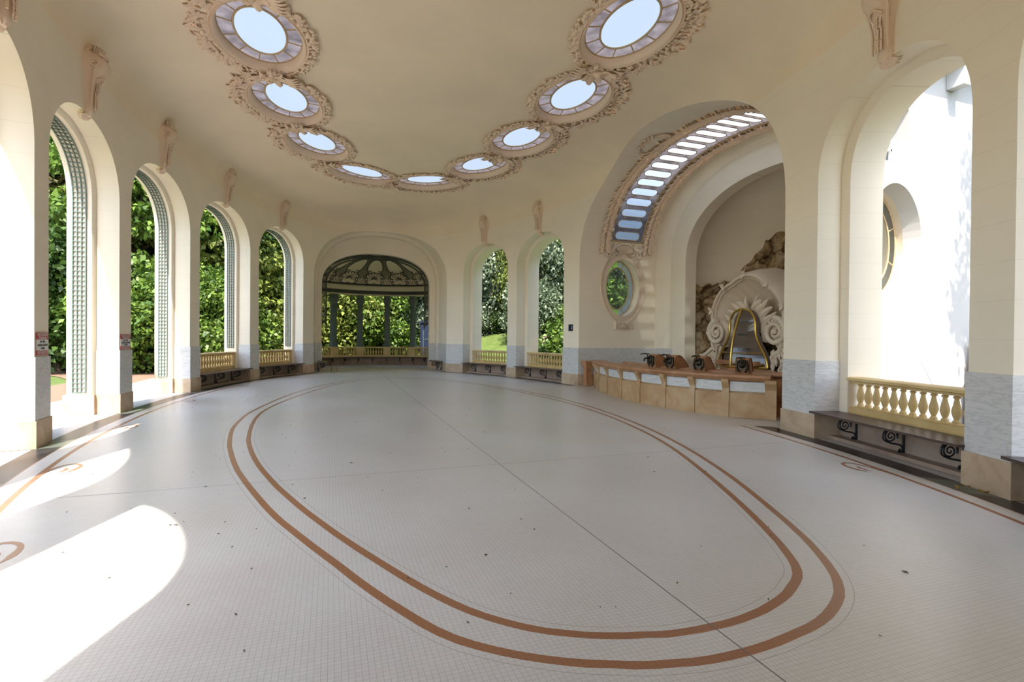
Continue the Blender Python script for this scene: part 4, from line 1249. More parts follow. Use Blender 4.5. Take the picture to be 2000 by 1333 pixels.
for i in range(202):
    a = -66+i*0.75; mb.tube([inv @ dome_pt(a, float(meridian(0.0)), 0.03), inv @ dome_pt(a, float(meridian(0.09)), 0.03)], 0.012, 4)
mb.build('beaded_border', GREENIRON, t)
mb = MB()
for r, w in ((1.62, 0.045), (1.42, 0.025), (1.05, 0.025), (0.85, 0.04)):
    mb.tube([inv @ dome_pt(a, r, 0.03) for a in range(-88, 89, 4)], w*0.8, 5)
for i in range(80):
    a = -88+i*2.22
    mb.tube([inv @ dome_pt(a, 1.05, 0.03), inv @ dome_pt(a, 1.42, 0.03)], 0.016, 4)
    for sg in (-1, 1): mb.tube([inv @ dome_pt(a, 1.42, 0.03), inv @ dome_pt(a+sg*4, 1.62, 0.03)], 0.016, 4)
mb.build('hub_ring', GREENIRON, t)
mb = MB()
for z in (4.18, 4.34): arc_sweep(mb, [(4.31, z-0.015), (4.335, z-0.015), (4.335, z+0.015), (4.31, z+0.015)], -66, 86, 3)
for i in range(128):
    a = -66+i*1.19; p, q = gpt(a, 4.32, 4.18), gpt(a, 4.32, 4.34); mb.tube([p, q], 0.017, 4)
arc_sweep(mb, [(4.335, 4.17), (4.345, 4.17), (4.345, 4.35), (4.335, 4.35)], -66, 86, 3)
mb.xform(inv); mb.build('frieze_grille', GREENIRON, t)
# iron lattice along the back edge of the inner arch
t = thing('arch_ironwork', 'dark green iron lattice following the edge of the pavilion arch', 'ironwork', Matrix.Translation((0.09, GY+0.38, 5.9)))
inv = Matrix.Translation(-Vector((0.09, GY+0.38, 5.9)))
mb = MB(); mb2 = MB()
outer_e = resample([p for p in IA(GY+0.40, -0.02) if p.z > 2.05], 150); inner_e = resample([p for p in IA(GY+0.40, 0.20) if p.z > 2.05], 150)
outer_e = [p for p in outer_e if p.z > 2.3]; inner_e = [inner_e[min(149, round(i*149/(len(outer_e)-1)))] for i in range(len(outer_e))]
outer_e = [inv @ p for p in outer_e]; inner_e = [inv @ p for p in inner_e]
mb.tube(outer_e, 0.03, 5); mb.tube(inner_e, 0.035, 5)
mb.build('edge_bar', GREENIRON, t)
for i in range(0, len(outer_e)-3, 1):
    mb2.tube([outer_e[i], inner_e[i+2]], 0.014, 4); mb2.tube([inner_e[i], outer_e[i+2]], 0.014, 4)
mb2.build('diamond_mesh', GREENIRON, t)

# ------------------------------------------------------------------ the niche: glazed band, ovals, garlands
def bar_pt(v, i_f, off=0.0):
    """Point on the vault; i_f is arc length along its section from the near foot of the glazed band."""
    u = float(np.interp(i_f, BS, BU)); z = float(np.interp(i_f, BS, BZ))
    if off:
        e = 0.02
        u2 = float(np.interp(i_f+e, BS, BU)); z2 = float(np.interp(i_f+e, BS, BZ)); u1 = float(np.interp(i_f-e, BS, BU)); z1 = float(np.interp(i_f-e, BS, BZ))
        d = Vector((0, u2-u1, z2-z1)).normalized(); n = Vector((0, d.z, -d.y))
        if n.dot(Vector((0, NUC-u, 3.5-z))) < 0: n = -n
        u += n.y*off; z += n.z*off
    return Vector((v, u, z))
_f = -np.cos(np.linspace(0, PI, 400)); _a0, _a1 = u_of_z(4.32, -1), u_of_z(4.32, 1)
_u = (_a0+_a1)/2+(_a1-_a0)/2*_f; _zz = np.array([zbar(x) for x in _u])
BU, BZ = _u, _zz; BS = np.concatenate([[0], np.cumsum(np.hypot(np.diff(_u), np.diff(_zz)))]); BL = float(BS[-1])
s_lo = float(np.interp(ZBAND, _zz[:200], BS[:200])); s_hi = BL-s_lo
t = thing('window_band', 'long curved band of capsule shaped panes arching over the niche vault', 'window', Matrix.Translation((8.0, NUC, 7.5)))
tag(t, None, None, None, 'structure')
inv = Matrix.Translation(-Vector((8.0, NUC, 7.5)))
NP_ = 25; ln = (s_hi-s_lo)/NP_
n = 120
mb = MB(); fr_ = MB(); tp = MB()
for k in range(NP_):
    sc = s_lo+(k+0.5)*ln; hw, hh = 0.50, 0.145
    ring = []
    for i in range(32):
        a = 2*PI*(i+0.5)/32; cx = math.copysign(hw-hh, math.cos(a))
        ring.append((cx+hh*math.cos(a), hh*math.sin(a)))
    rect = []
    for x, y in ring:
        q = max(abs(x)/0.67, abs(y)/(ln/2)); rect.append((x/q, y/q))
    pts = [inv @ bar_pt(8.0+x, sc+y, -0.03) for x, y in ring]
    mb.add(pts, (tuple(range(32)),))
    rp = [inv @ bar_pt(8.0+x, sc+y, -0.03) for x, y in rect]
    for i in range(32):
        j = (i+1) % 32; tp.quad(pts[i], pts[j], rp[j], rp[i])
    for sx in (-1, 1):
        for sy in (-1, 1):
            c_ = inv @ bar_pt(8.0+sx*0.67, sc+sy*ln/2, -0.03)
            bb = sorted(range(32), key=lambda i: (rp[i]-c_).length)[:2]; tp.add((rp[bb[0]], rp[bb[1]], c_), ((0, 1, 2),))
    fr_.tube([inv @ bar_pt(8.0+x, sc+y, -0.025) for x, y in ring], 0.014, 5, True)
    for sx in (-1, 1):
        fr_.tube([inv @ bar_pt(8.0+sx*hw, sc, -0.03), inv @ bar_pt(8.0+sx*0.67, sc, -0.03)], 0.011, 4)
        fr_.tube([inv @ bar_pt(8.0+sx*0.30, sc+hh, -0.03), inv @ bar_pt(8.0+sx*0.30, sc+ln-hh, -0.03)], 0.011, 4)
tp.build('tinted_pane', G_TINT, t, smooth=False)
mb.build('capsule_pane', G_PILL, t, smooth=False)
for v in (V0, V1): fr_.tube([inv @ bar_pt(v, s_lo+(s_hi-s_lo)*i/n, 0.0) for i in range(n+1)], 0.035, 6)
for s in (s_lo, s_hi): fr_.tube([inv @ bar_pt(V0, s, 0.0), inv @ bar_pt(V1, s, 0.0)], 0.03, 6)
fr_.build('glazing_frame', FRAME, t)
rr = random.Random(5)
def garland(v, side, label):
    g = thing('leaf_garland', label, 'garland', Matrix.Translation((v, NUC, 7.5)), 'leaf garlands along the glazed band')
    mb = MB()
    i = 0; s = s_lo-0.3
    while s < s_hi+0.3:
        p = bar_pt(v, s, 0.02); q = bar_pt(v, s+0.05, 0.02); d = (q-p).normalized(); nn = bar_pt(v, s, 0.12)-bar_pt(v, s, 0.02)
        for sg in (-1, 1):
            add_leaf(mb, inv @ (p+Vector((sg*0.03, 0, 0))), d*rr.uniform(0.5, 1)+Vector((sg*rr.uniform(0.3, 1), 0, 0)), nn, rr.uniform(0.20, 0.33), 0.075, 0.85)
        s += 0.07
    M_ = Matrix.Translation(Vector((8.0-v, 0, 0)))
    mb.xform(M_); mb.build('leaf_run', CARVED, g)
    mb = MB()
    mb.tube([(0, 0, 0)]*0+[Matrix.Translation(-Vector((v, NUC, 7.5))) @ bar_pt(v+side*0.14, s_lo+(s_hi-s_lo)*i/90, 0.0) for i in range(91)], 0.035, 6)
    mb.build('edge_moulding', CARVED, g)
    return g
garland(V0-0.24, 1, 'leaf garland along the hall side of the glazed band in the niche')
garland(V1+0.24, -1, 'leaf garland along the grotto side of the glazed band in the niche')
# oval ring of leaves beside the band
g = thing('oval_garland', 'oval ring of carved leaves branching off the garland on the niche vault', 'garland', Matrix.Translation((6.9, 0.1, 7.4)))
iv = Matrix.Translation(-Vector((6.9, 0.1, 7.4))); mb = MB()
s_c = float(np.interp(0.35, BU, BS))
for i in range(56):
    a = 2*PI*i/56; v = 6.78+0.30*math.cos(a); s = s_c+0.62*math.sin(a)
    p = bar_pt(v, s, 0.02); q = bar_pt(6.78+0.30*math.cos(a+0.1), s_c+0.62*math.sin(a+0.1), 0.02)
    nn = bar_pt(v, s, 0.12)-p; rad = Vector((math.cos(a), 0, 0))
    add_leaf(mb, iv @ p, (q-p).normalized()+rad*rr.uniform(-0.6, 0.9), nn, rr.uniform(0.13, 0.22), 0.05, 0.5)
mb.build('leaf_run', CARVED, g)

def oval_window(key, name, label):
    u, vc, zc, a, b = OV[key]; sg = 1 if key == 'far' else -1
    t = thing(name, label, 'window', Matrix.Translation((vc, u+sg*0.36, zc))); t['kind'] = 'structure'
    R = lambda x, y, k=1.0, d=0.0: Vector((x*math.cos(k), d, y*math.sin(k)))
    ov = lambda x, y, d: [Vector((x*math.cos(2*PI*i/48), d, y*math.sin(2*PI*i/48))) for i in range(48)]
    GX, GZ_, OX, OZ = a*0.68, b*0.75, a*0.97, b*0.985
    mb = MB(); mb.add(ov(GX, GZ_, 0), (tuple(range(48)),)); mb.build('centre_pane', G_CLEAR, t, smooth=False)
    for half_, m in ((0, G_GREEN if key == 'far' else G_GREY), (1, G_GREY)):
        mb = MB(); A_, B_ = ov(GX, GZ_, 0), ov(OX+0.01, OZ+0.01, 0)
        for i in range(48):
            j = (i+1) % 48
            x = A_[i].x
            if (x > 0.02) == bool(half_): mb.quad(A_[i], A_[j], B_[j], B_[i])
        mb.build('frosted_pane', m, t, smooth=False)
    mb = MB(); mb.tube(ov(GX, GZ_, 0), 0.022, 6, True); mb.tube(ov(OX, OZ, 0), 0.025, 6, True)
    for i in range(8):
        k = 2*PI*(i+0.5)/8; mb.tube([R(GX, GZ_, k), R(OX, OZ, k)], 0.014, 5)
    mb.build('glazing_frame', FRAME, t)
    return t
oval_window('far', 'window_1', 'oval window with green frosted ring in the niche wall')
oval_window('near', 'window_2', 'oval window in the sunlit white wall seen through the right arch')
def oval_surround(key, label):
    u, vc, zc, a, b = OV[key]; sg = -1 if key == 'far' else 1
    t = thing('oval_window_surround', label, 'moulding', frame_matrix((vc, u, zc), (1, 0, 0), (0, sg, 0), (0, 0, 1)) if sg > 0 else Matrix.Translation((vc, u, zc)), 'carved surrounds of the oval windows')
    y = -1 if key == 'far' else 1
    mb = MB()
    def outl(k):     # egg shaped outline, pointed below
        z = math.sin(k); x = math.cos(k)
        return (0.94*x*(1-0.12*max(0, -z)**2)*(1+0.05*z), 1.34*z+0.0)
    N_ = 72
    sect = [(0.0, 0.0, 0.0), (0.0, 0.0, 0.05), (0.35, 0.0, 0.045), (0.62, 0.0, 0.03), (0.80, 0.0, 0.085), (0.92, 0.0, 0.09), (1.0, 0.0, 0.0)]
    rings = []
    for f, _, d in sect:
        ring = []
        for i in range(N_):
            k = 2*PI*i/N_; xi, zi = a*math.cos(k), b*math.sin(k); xo, zo = outl(k)
            ring.append(Vector((xi+(xo-xi)*f, -d, zi+(zo-zi)*f)))
        rings.append(ring)
    mb.loft(rings, False); mb.build('moulding', SHELLM, t, angle=50)
    mb = MB()
    for i in range(30):
        k = 2*PI*i/30; xi, zi = a*math.cos(k), b*math.sin(k); xo, zo = outl(k); f = 0.60
        mb.sphere((xi+(xo-xi)*f, -0.045, zi+(zo-zi)*f), (0.03, 0.025, 0.045), 6, 5)
    mb.build('bead_row', SHELLM, t)
    mb = MB()     # shell crown above
    for i in range(9):
        q = -1.2+2.4*i/8
        add_leaf(mb, (0.10*math.sin(q), -0.07, 1.28), (math.sin(q), -0.25, math.cos(q)), (0, -1, 0.1), 0.30, 0.085, 0.6)
    mb.tube(smooth_curve([(-0.66, -0.05, 1.26), (-0.50, -0.09, 1.30), (-0.34, -0.12, 1.44), (-0.16, -0.14, 1.55), (0, -0.15, 1.58), (0.16, -0.14, 1.55), (0.34, -0.12, 1.44), (0.50, -0.09, 1.30), (0.66, -0.05, 1.26)], 5), 0.045, 7)
    for s_ in (-1, 1):
        mb.tube(spiral((s_*0.62, -0.07, 1.20), 0.12, 0.03, 1.4, PI/2, 20, 'xz', s_), 0.04, 6)
        mb.tube(spiral((s_*0.36, -0.08, 1.25), 0.10, 0.03, 1.2, PI/2, 18, 'xz', -s_), 0.035, 6)
    for i in range(34):
        q = rr.uniform(-0.8, 0.8)
        add_leaf(mb, (q, -0.04, 1.50-0.10*abs(q)), (q*0.8+rr.uniform(-0.4, 0.4), 0, rr.uniform(0.1, 1)), (0, -1, 0), 0.2, 0.05, 0.5)
    mb.build('shell_crown', SHELLM, t)
    mb = MB()     # carved console below
    mb.loft([[(-0.33, 0, -1.52), (0.33, 0, -1.52), (0.30, -0.09, -1.52), (-0.30, -0.09, -1.52)], [(-0.36, 0, -1.30), (0.36, 0, -1.30), (0.32, -0.13, -1.30), (-0.32, -0.13, -1.30)], [(-0.33, 0, -1.22), (0.33, 0, -1.22), (0.30, -0.08, -1.22), (-0.30, -0.08, -1.22)]])
    for i in range(22):
        q = rr.uniform(-0.28, 0.28)
        add_leaf(mb, (q, -0.11, rr.uniform(-1.5, -1.28)), (q+rr.uniform(-0.5, 0.5), -0.2, rr.uniform(-1, 1)), (0, -1, 0), 0.13, 0.035, 0.5)
    mb.build('console', SHELLM, t)
oval_surround('far', 'carved plaster surround of the oval window in the niche wall')

# ------------------------------------------------------------------ grotto rock and fountain
mb = MB()
P = []
NU, NZ = 120, 90
for i in range(NZ+1):
    row = []
    for j in range(NU+1):
        az = D2R(-88+176*j/NU)
        base = GR+Vector((1.9*math.cos(az), 3.9*math.sin(az), 0))
        u = base.y
        ztop = float(np.interp(u, [-5.3, -3, -1.5, -0.4, 0.5, 1.0, 1.45, 1.7, 2.1, 2.5, 2.9], [5.2, 5.9, 6.0, 5.6, 5.0, 4.4, 3.75, 3.55, 3.75, 3.6, 4.0]))
        ztop += 0.28*noise.noise(Vector((u*3.1, 4.2, 0)))+0.15*noise.noise(Vector((u*9, 1.2, 3)))
        z = ztop*i/NZ
        p = Vector((base.x, base.y, z))
        nrm_ = Vector((math.cos(az), math.sin(az)*0.6, 0)).normalized()
        c = noise.voronoi(Vector((u*0.9, z*0.75+u*0.3, 0.3)))[0]
        crack = min(1, (c[1]-c[0])*5)
        d = 0.55*noise.noise(Vector((u*0.55, z*0.5, 1.7)))+0.24*noise.noise(Vector((u*2.1, z*1.7, 5)))+0.10*noise.noise(Vector((u*6, z*5, 9)))+0.05*noise.noise(Vector((u*15, z*13, 2)))
        d += 0.22*crack-0.1
        p -= nrm_*(d+0.10)
        if i == NZ: p = Vector((base.x, base.y, z))+nrm_*0.5
        row.append(p)
    P.append(row)
mb.grid(P)
struct(mb.build('wall_grotto_rock', ROCK, angle=60), 'rugged brown rock wall of the grotto behind the fountain')

FC_ = Vector((10.35, 0.05, 0))     # the fountain faces the hall (towards -x)
FM = frame_matrix(FC_, (0, -1, 0), (1, 0, 0), (0, 0, 1))    # local x to the right as seen from the hall, y into the rock
t = thing('shell_fountain', 'pale plaster shell fountain with scrolls in front of the grotto rock', 'fountain', FM)
def shell_rim(th, k=1.0, wav=0.06):
    r = 1.40*k*(1+wav*abs(math.sin(th*3.0+0.4)))
    return (r*math.cos(th)*1.02, 2.12+r*math.sin(th)*1.05)
mb = MB(); P = []
TH = [-0.55+(PI+1.1)*i/80 for i in range(81)]
for k, y in ((1.0, -0.42), (0.97, -0.40), (0.93, -0.32), (0.85, -0.16), (0.7, 0.05), (0.5, 0.22), (0.28, 0.30), (0.05, 0.32)):
    row = []
    for th in TH:
        x, z = shell_rim(th, k); fl = 0.03*math.sin(th*26)*(k if k < 0.95 else 0)
        row.append((x, y+fl, z))
    P.append(row)
mb.grid(P); mb.build('shell_bowl', SHELLM, t, angle=50)
mb = MB(); P = []
for k, y in ((1.0, -0.42), (1.03, -0.45), (1.07, -0.36), (1.10, -0.18), (1.14, 0.1), (1.17, 0.5)):
    P.append([(shell_rim(th, k, 0.06)[0], y+0.025*math.sin(th*22)*(1 if k > 1.04 else 0), shell_rim(th, k, 0.06)[1]) for th in TH])
mb.grid(P); mb.build('shell_hood', SHELLM, t, angle=50)
mb = MB()
mb.tube([(shell_rim(th, 1.0)[0], -0.44, shell_rim(th, 1.0)[1]) for th in TH], 0.05, 7)
mb.tube([(shell_rim(th, 0.94)[0], -0.38, shell_rim(th, 0.94)[1]) for th in TH], 0.022, 6)
for th in (0.35, 0.95, 1.57, 2.2, 2.8, 3.3):
    x, z = shell_rim(th, 1.02)
    for q in range(10):
        a = rr.uniform(0, 2*PI)
        add_leaf(mb, (x, -0.46, z), (math.cos(a), -0.2, math.sin(a)), (0, -1, 0), rr.uniform(0.10, 0.2), 0.04, 0.6)
mb.build('rim', SHELLM, t)
mb = MB()      # flame-like swirls around the vitrine
for sg in (-1, 1):
    for q in range(5):
        a = 0.25+1.15*q/4
        x0, z0 = sg*0.62*math.cos(a*0.9), 1.75+0.95*math.sin(a)
        pts = smooth_curve([(x0*0.9, -0.12, z0-0.3), (x0*1.15, -0.22, z0), (x0*1.35+sg*0.12, -0.24, z0+0.14), (x0*1.5+sg*0.22, -0.26, z0+0.20+0.06*(q % 2))], 5)
        mb.tube(pts, [0.15*(1-i/(len(pts)-1))**0.7+0.015 for i in range(len(pts))], 7)
for q in range(4):
    a = 0.6+1.9*q/3
    pts = smooth_curve([(0.5*math.cos(a), -0.14, 2.45), (0.62*math.cos(a), -0.22, 2.62+0.25*math.sin(a)), (0.85*math.cos(a)+0.05, -0.18, 2.75+0.35*math.sin(a))], 5)
    mb.tube(pts, [0.10*(1-i/(len(pts)-1))+0.012 for i in range(len(pts))], 7)
mb.build('swirl_relief', SHELLM, t)
for sg, lab in ((-1, None), (1, None)):
    sp = spiral((sg*1.18, -0.46, 1.92), 0.40, 0.07, 1.9, PI*0.5, 60, 'xz', -sg)     # volute at each side
    mb2 = MB()
    mb2.lathe([(0.02, 0.0), (0.30, 0.03), (0.42, 0.14), (0.45, 0.3), (0.45, 0.85)], 28)
    mb2.xform(Matrix.Translation((sg*1.18, -0.40, 1.92)) @ Matrix.Rotation(-PI/2, 4, 'X'))
    mb3 = MB(); mb3.tube(sp, [0.085-0.05*i/60 for i in range(61)], 8); mb3.sphere((sg*1.18, -0.46, 1.92), 0.09, 9, 7)
    for q in range(10):
        a = -1.2+0.36*q
        add_leaf(mb3, (sg*(1.18+0.22*math.cos(a)), -0.47, 1.92+0.22*math.sin(a)), (sg*math.cos(a), -0.2, math.sin(a)), (0, -1, 0), 0.17, 0.05, 0.6)
    base_n = len(mb3.v); mb3.v += mb2.v; mb3.f += [tuple(i+base_n for i in f) for f in mb2.f]; mb3.m += mb2.m
    mb3.build('side_volute', SHELLM, t, angle=50)
    mb = MB()      # long tail ending in a low scroll
    top = smooth_curve([(sg*1.15, -0.3, 1.55), (sg*1.45, -0.36, 1.40), (sg*1.80, -0.40, 1.16), (sg*2.20, -0.42, 1.10), (sg*2.55, -0.43, 1.20), (sg*2.72, -0.44, 1.16)], 6)
    mb.loft([[p+Vector((0, -0.06, 0.06)), p+Vector((0, 0.40, 0.07)), p+Vector((0, 0.40, -0.06)), p+Vector((0, -0.06, -0.06))] for p in top])
    mb.tube(spiral((sg*2.62, -0.48, 1.00), 0.19, 0.03, 1.9, PI*0.5, 40, 'xz', -sg), 0.045, 7)
    mb2 = MB(); mb2.lathe([(0.02, 0.0), (0.20, 0.03), (0.22, 0.1), (0.22, 0.5)], 24); mb2.xform(Matrix.Translation((sg*2.62, -0.46, 1.00)) @ Matrix.Rotation(-PI/2, 4, 'X'))
    n0 = len(mb.v); mb.v += mb2.v; mb.f += [tuple(i+n0 for i in f) for f in mb2.f]; mb.m += mb2.m
    mb.loft([[(p.x, p.y+0.02, p.z-0.05) for p in top], [(p.x, p.y+0.04, 0.62) for p in top]], False, False)
    mb.build('scroll_tail', SHELLM, t, angle=40)
    mb = MB()      # dripping icicle foliage below the tail
    for q in range(70):
        x = rr.uniform(1.0, 2.45); z = rr.uniform(0.70, 1.02 if x > 1.6 else 1.35)
        mb.tube([(sg*x, -0.40-rr.uniform(0, 0.05), z+0.06), (sg*(x+rr.uniform(-0.02, 0.02)), -0.44, z-0.02), (sg*x, -0.42, z-0.13)], [0.035, 0.045, 0.012], 6)
    mb.build('icicle_relief', SHELLM, t)
mb = MB(); mb.box((0, 0.30, 0.36), (5.2, 1.3, 0.72)); mb.build('plinth', SHELLM, t)
# the bell-shaped brass vitrine, its own thing
t = thing('glass_vitrine', 'bell shaped brass and glass case in the middle of the shell fountain', 'display case', FM @ Matrix.Translation((0, -0.52, 0.86)))
bell = [(1.0, 0.0), (0.97, 0.18), (0.90, 0.36), (0.76, 0.58), (0.60, 0.84), (0.53, 1.10), (0.52, 1.32), (0.46, 1.52), (0.30, 1.70), (0.0, 1.78)]
bl = smooth_curve([(-x, 0, z) for x, z in bell], 5)
brr = smooth_curve([(x, 0, z) for x, z in bell], 5)
mid = lambda z: -0.42*(1-(z/1.80)**2)
mb = MB()
mb.tube(bl, 0.035, 7); mb.tube(brr, 0.035, 7)
mb.tube([(0, mid(p.z)-0.01, p.z) for p in bl], 0.035, 7)
mb.tube([(-1, 0, 0.0), (0, mid(0), 0.0), (1, 0, 0.0)], 0.045, 6)
def x_at(z): return float(np.interp(z, [p.z for p in brr], [p.x for p in brr]))
mb.tube([(-x_at(0.42), 0, 0.42), (0, mid(0.42), 0.42), (x_at(0.42), 0, 0.42)], 0.018, 6)
mb.build('brass_frame', BRASS, t)
for sg in (-1, 1):
    mb = MB(); rows = []
    for p in brr[:-1]: rows.append([(sg*p.x*f, mid(p.z)*(1-f), p.z) for f in (0.03, 0.5, 0.98)])
    mb.grid(rows); mb.build('pane', G_CLEAR, t, smooth=False)
mb = MB(); mb.grid([[(sx*p.x*1.0, 0.16, p.z) for sx in (-1, -0.5, 0, 0.5, 1)] for p in brr]); mb.build('back_panel', stone_mat('brown_case_back', (0.11, 0.07, 0.055), (0.15, 0.10, 0.08), (0.18, 0.12, 0.10)), t)
for z, w in ((0.52, 0.42), (0.96, 0.32), (1.34, 0.26)):
    mb = MB(); mb.lathe([(0.0, 0.0), (w*0.55, 0.0), (w*0.6, 0.04), (w*0.55, 0.05), (0, 0.05)], 20); mb.xform(Matrix.Translation((0.05, 0.0, z)) @ Matrix.Diagonal((1, 0.25, 1, 1)))
    mb.build('glass_dish', G_PILL, t)
mb = MB(); mb.box((0, -0.1, 0.12), (1.6, 0.4, 0.12)); mb.build('inner_basin', REDSTONE, t)
mb = MB(); mb.loft([[(-1.1, 0.1, -0.30), (0, -0.50, -0.30), (1.1, 0.1, -0.30), (0, 0.1, -0.30)], [(-1.1, 0.1, -0.04), (0, -0.52, -0.04), (1.1, 0.1, -0.04), (0, 0.1, -0.04)]]); mb.build('sill', REDSTONE, t)

# ------------------------------------------------------------------ the drinking counter
CP = [(6.4, 3.1), (6.0, 2.1), (5.72, 1.1), (5.54, 0.0), (5.5, -0.95), (5.57, -1.93), (5.76, -2.75), (6.05, -3.5), (6.6, -4.2)]
t = thing('drinking_counter', 'curved ochre stone counter with white marble panels in front of the fountain niche', 'counter', Matrix.Translation((5.5, -0.95, 0)))
inv = Matrix.Translation((-5.5, 0.95, 0))
CV = [Vector((x, y, 0)) for x, y in CP]
fine = smooth_curve(CV, 8)
def off2(path, d):
    out = []
    for i, p in enumerate(path):
        tg = (path[min(i+1, len(path)-1)]-path[max(i-1, 0)]).normalized(); n = Vector((-tg.y, tg.x, 0))   # towards the fountain
        if n.x < 0: n = -n
        out.append(p+n*d)
    return out
def sweep(mb, path, sect):
    paths = [off2(path, d) for d, z in sect]
    mb.loft([[inv @ Vector((paths[k][i].x, paths[k][i].y, sect[k][1])) for k in range(len(sect))] for i in range(len(path))])
mb = MB(); sweep(mb, fine, [(-0.10, 0.86), (-0.12, 0.88), (-0.12, 0.925), (-0.06, 0.94), (0.34, 0.94), (0.36, 0.90), (0.36, 0.82), (-0.03, 0.80), (-0.08, 0.83)]); mb.build('counter_top', REDSTONE, t, angle=30)
mb = MB(); sweep(mb, fine, [(0.05, 0.52), (0.28, 0.52), (0.28, 0.82), (0.05, 0.82)]); mb.build('upper_wall', COUNTERSTONE, t, angle=30)
mb = MB(); sweep(mb, fine, [(0.0, 0.0), (0.30, 0.0), (0.30, 0.53), (0.0, 0.53)]); mb.build('base_panel', COUNTERSTONE, t, angle=30)
for i in range(len(CV)-1):
    k = i*8
    seg = fine[k:k+9]
    sub = resample(seg, 12)[1:-1]
    mb = MB(); paths = [off2(sub, d) for d in (0.05, 0.02, 0.02, 0.05)]
    zs = (0.555, 0.57, 0.775, 0.79)
    mb.loft([[inv @ Vector((paths[q][j].x, paths[q][j].y, zs[q])) for q in range(4)] for j in range(len(sub))])
    mb.build('marble_panel', MARBLE, t, angle=30)
for i, p in enumerate(CV):
    tg = (CV[min(i+1, 8)]-CV[max(i-1, 0)]).normalized(); n = Vector((-tg.y, tg.x, 0))
    if n.x < 0: n = -n
    M = inv @ frame_matrix(p, tg, n, (0, 0, 1))
    mb = MB()
    side = [(-0.02, 0.0), (-0.02, 0.52), (-0.015, 0.56), (0.0, 0.62), (-0.04, 0.70), (-0.085, 0.76), (-0.09, 0.83), (0.10, 0.83), (0.10, 0.0)]
    w = 0.075 if i not in (0, 8) else 0.11
    mb.loft([[(x, y, z) for y, z in side] for x in (-w, w)])
    mb.xform(M); mb.build('pilaster', COUNTERSTONE, t, angle=30)
# lower basin ring behind it
bas = off2(fine, 0.78)
bas = [p for p in bas if p.y < 1.6]
t = thing('stone_basin', 'polished orange-brown stone basin rim curving behind the counter', 'basin', Matrix.Translation((6.3, -0.95, 0)))
inv = Matrix.Translation((-6.3, 0.95, 0))
def sweep_b(mb, path, sect):
    paths = [off2(path, d) for d, z in sect]
    mb.loft([[inv @ Vector((paths[k][i].x, paths[k][i].y, sect[k][1])) for k in range(len(sect))] for i in range(len(path))])
ext = bas+[bas[-1]+(bas[-1]-bas[-3]).normalized()*q for q in (0.35, 0.7)]
mb = MB(); sweep_b(mb, ext, [(-0.10, 0.86), (-0.13, 0.90), (-0.12, 0.95), (-0.06, 0.975), (0.06, 0.975), (0.12, 0.95), (0.12, 0.88), (0.06, 0.84)]); mb.build('rim', REDSTONE, t, angle=40)
mb = MB(); sweep_b(mb, ext, [(-0.02, 0.30), (-0.14, 0.42), (-0.17, 0.56), (-0.14, 0.72), (-0.04, 0.84), (0.10, 0.84), (0.10, 0.30)]); mb.build('bulging_side', REDSTONE, t, angle=40)
mb = MB(); sweep_b(mb, ext, [(-0.16, 0.0), (-0.16, 0.14), (-0.08, 0.20), (0.0, 0.30), (0.10, 0.30), (0.10, 0.0)]); mb.build('foot', REDSTONE, t, angle=40)
SP_AT = [(6.18, -0.80, 'leftmost scrolled spout block on the basin, its tap standing clear'), (6.22, -1.52, 'scrolled spout block second from the left on the basin'),
         (6.38, -2.36, 'scrolled spout block third from the left on the basin'), (6.76, -3.28, 'rightmost scrolled spout block, in front of the glass case')]
sp0 = None
for (x, y, lab) in SP_AT:
    if sp0 is None:
        sp0 = thing('spout_block', lab, 'spout', None, 'scrolled spout blocks with taps')
        prof_s = [(-0.17, -0.06), (-0.19, 0.08), (-0.20, 0.18), (-0.16, 0.27), (-0.06, 0.31), (0.06, 0.28), (0.18, 0.18), (0.30, 0.06), (0.34, -0.02), (0.34, -0.06)]
        mb = MB(); mb.loft([[(sx*(w_), yy, zz) for yy, zz in prof_s] for sx, w_ in ((-1, 0.13), (-1, 0.15), (1, 0.15), (1, 0.13))])
        mb.build('scroll_block', REDSTONE, sp0, angle=40)
        mb = MB()
        mb.box((0, -0.215, 0.14), (0.22, 0.03, 0.22)); mb.sphere((0, -0.23, 0.16), (0.08, 0.05, 0.09), 10, 7)
        for sx in (-1, 1): mb.tube(smooth_curve([(sx*0.02, -0.22, 0.26), (sx*0.10, -0.24, 0.20), (sx*0.11, -0.24, 0.08), (sx*0.06, -0.23, -0.02)], 4), 0.022, 6)
        mb.build('lion_mask', BRONZE, sp0)
        mb = MB()
        mb.tube(smooth_curve([(0, -0.22, 0.18), (0, -0.32, 0.20), (0, -0.42, 0.19), (0, -0.45, 0.12)], 5), 0.024, 7)
        tap_ = mb.build('tap', BRONZE, sp0); mb = MB()
        mb.tube([(0, -0.34, 0.20), (0, -0.34, 0.30)], 0.018, 6); mb.tube([(-0.10, -0.36, 0.31), (0.08, -0.32, 0.31)], 0.016, 6)
        mb.tube(smooth_curve([(0, -0.34, 0.31), (0, -0.45, 0.325), (0, -0.56, 0.30)], 4), 0.013, 6)
        mb.build('lever', BRONZE, tap_)
        o_ = sp0
    else: o_ = copy_tree(sp0); o_['label'] = lab
    tgt = Vector((5.2, -0.95, 0)) if y > -1 else Vector((x-1, y+0.25*(-y-0.9)*0.6, 0))
    d = (Vector((x, y, 0))-Vector((10.5, -0.5, 0))).normalized()
    o_.matrix_world = frame_matrix((x, y, 0.975), Vector((d.y, -d.x, 0))*-1 if False else (-d).cross(Vector((0, 0, 1))), -d, (0, 0, 1))
t = thing('stone_pedestal', 'small tan stone pedestal left of the curved counter', 'pedestal', Matrix.Translation((6.40, 3.62, 0)))
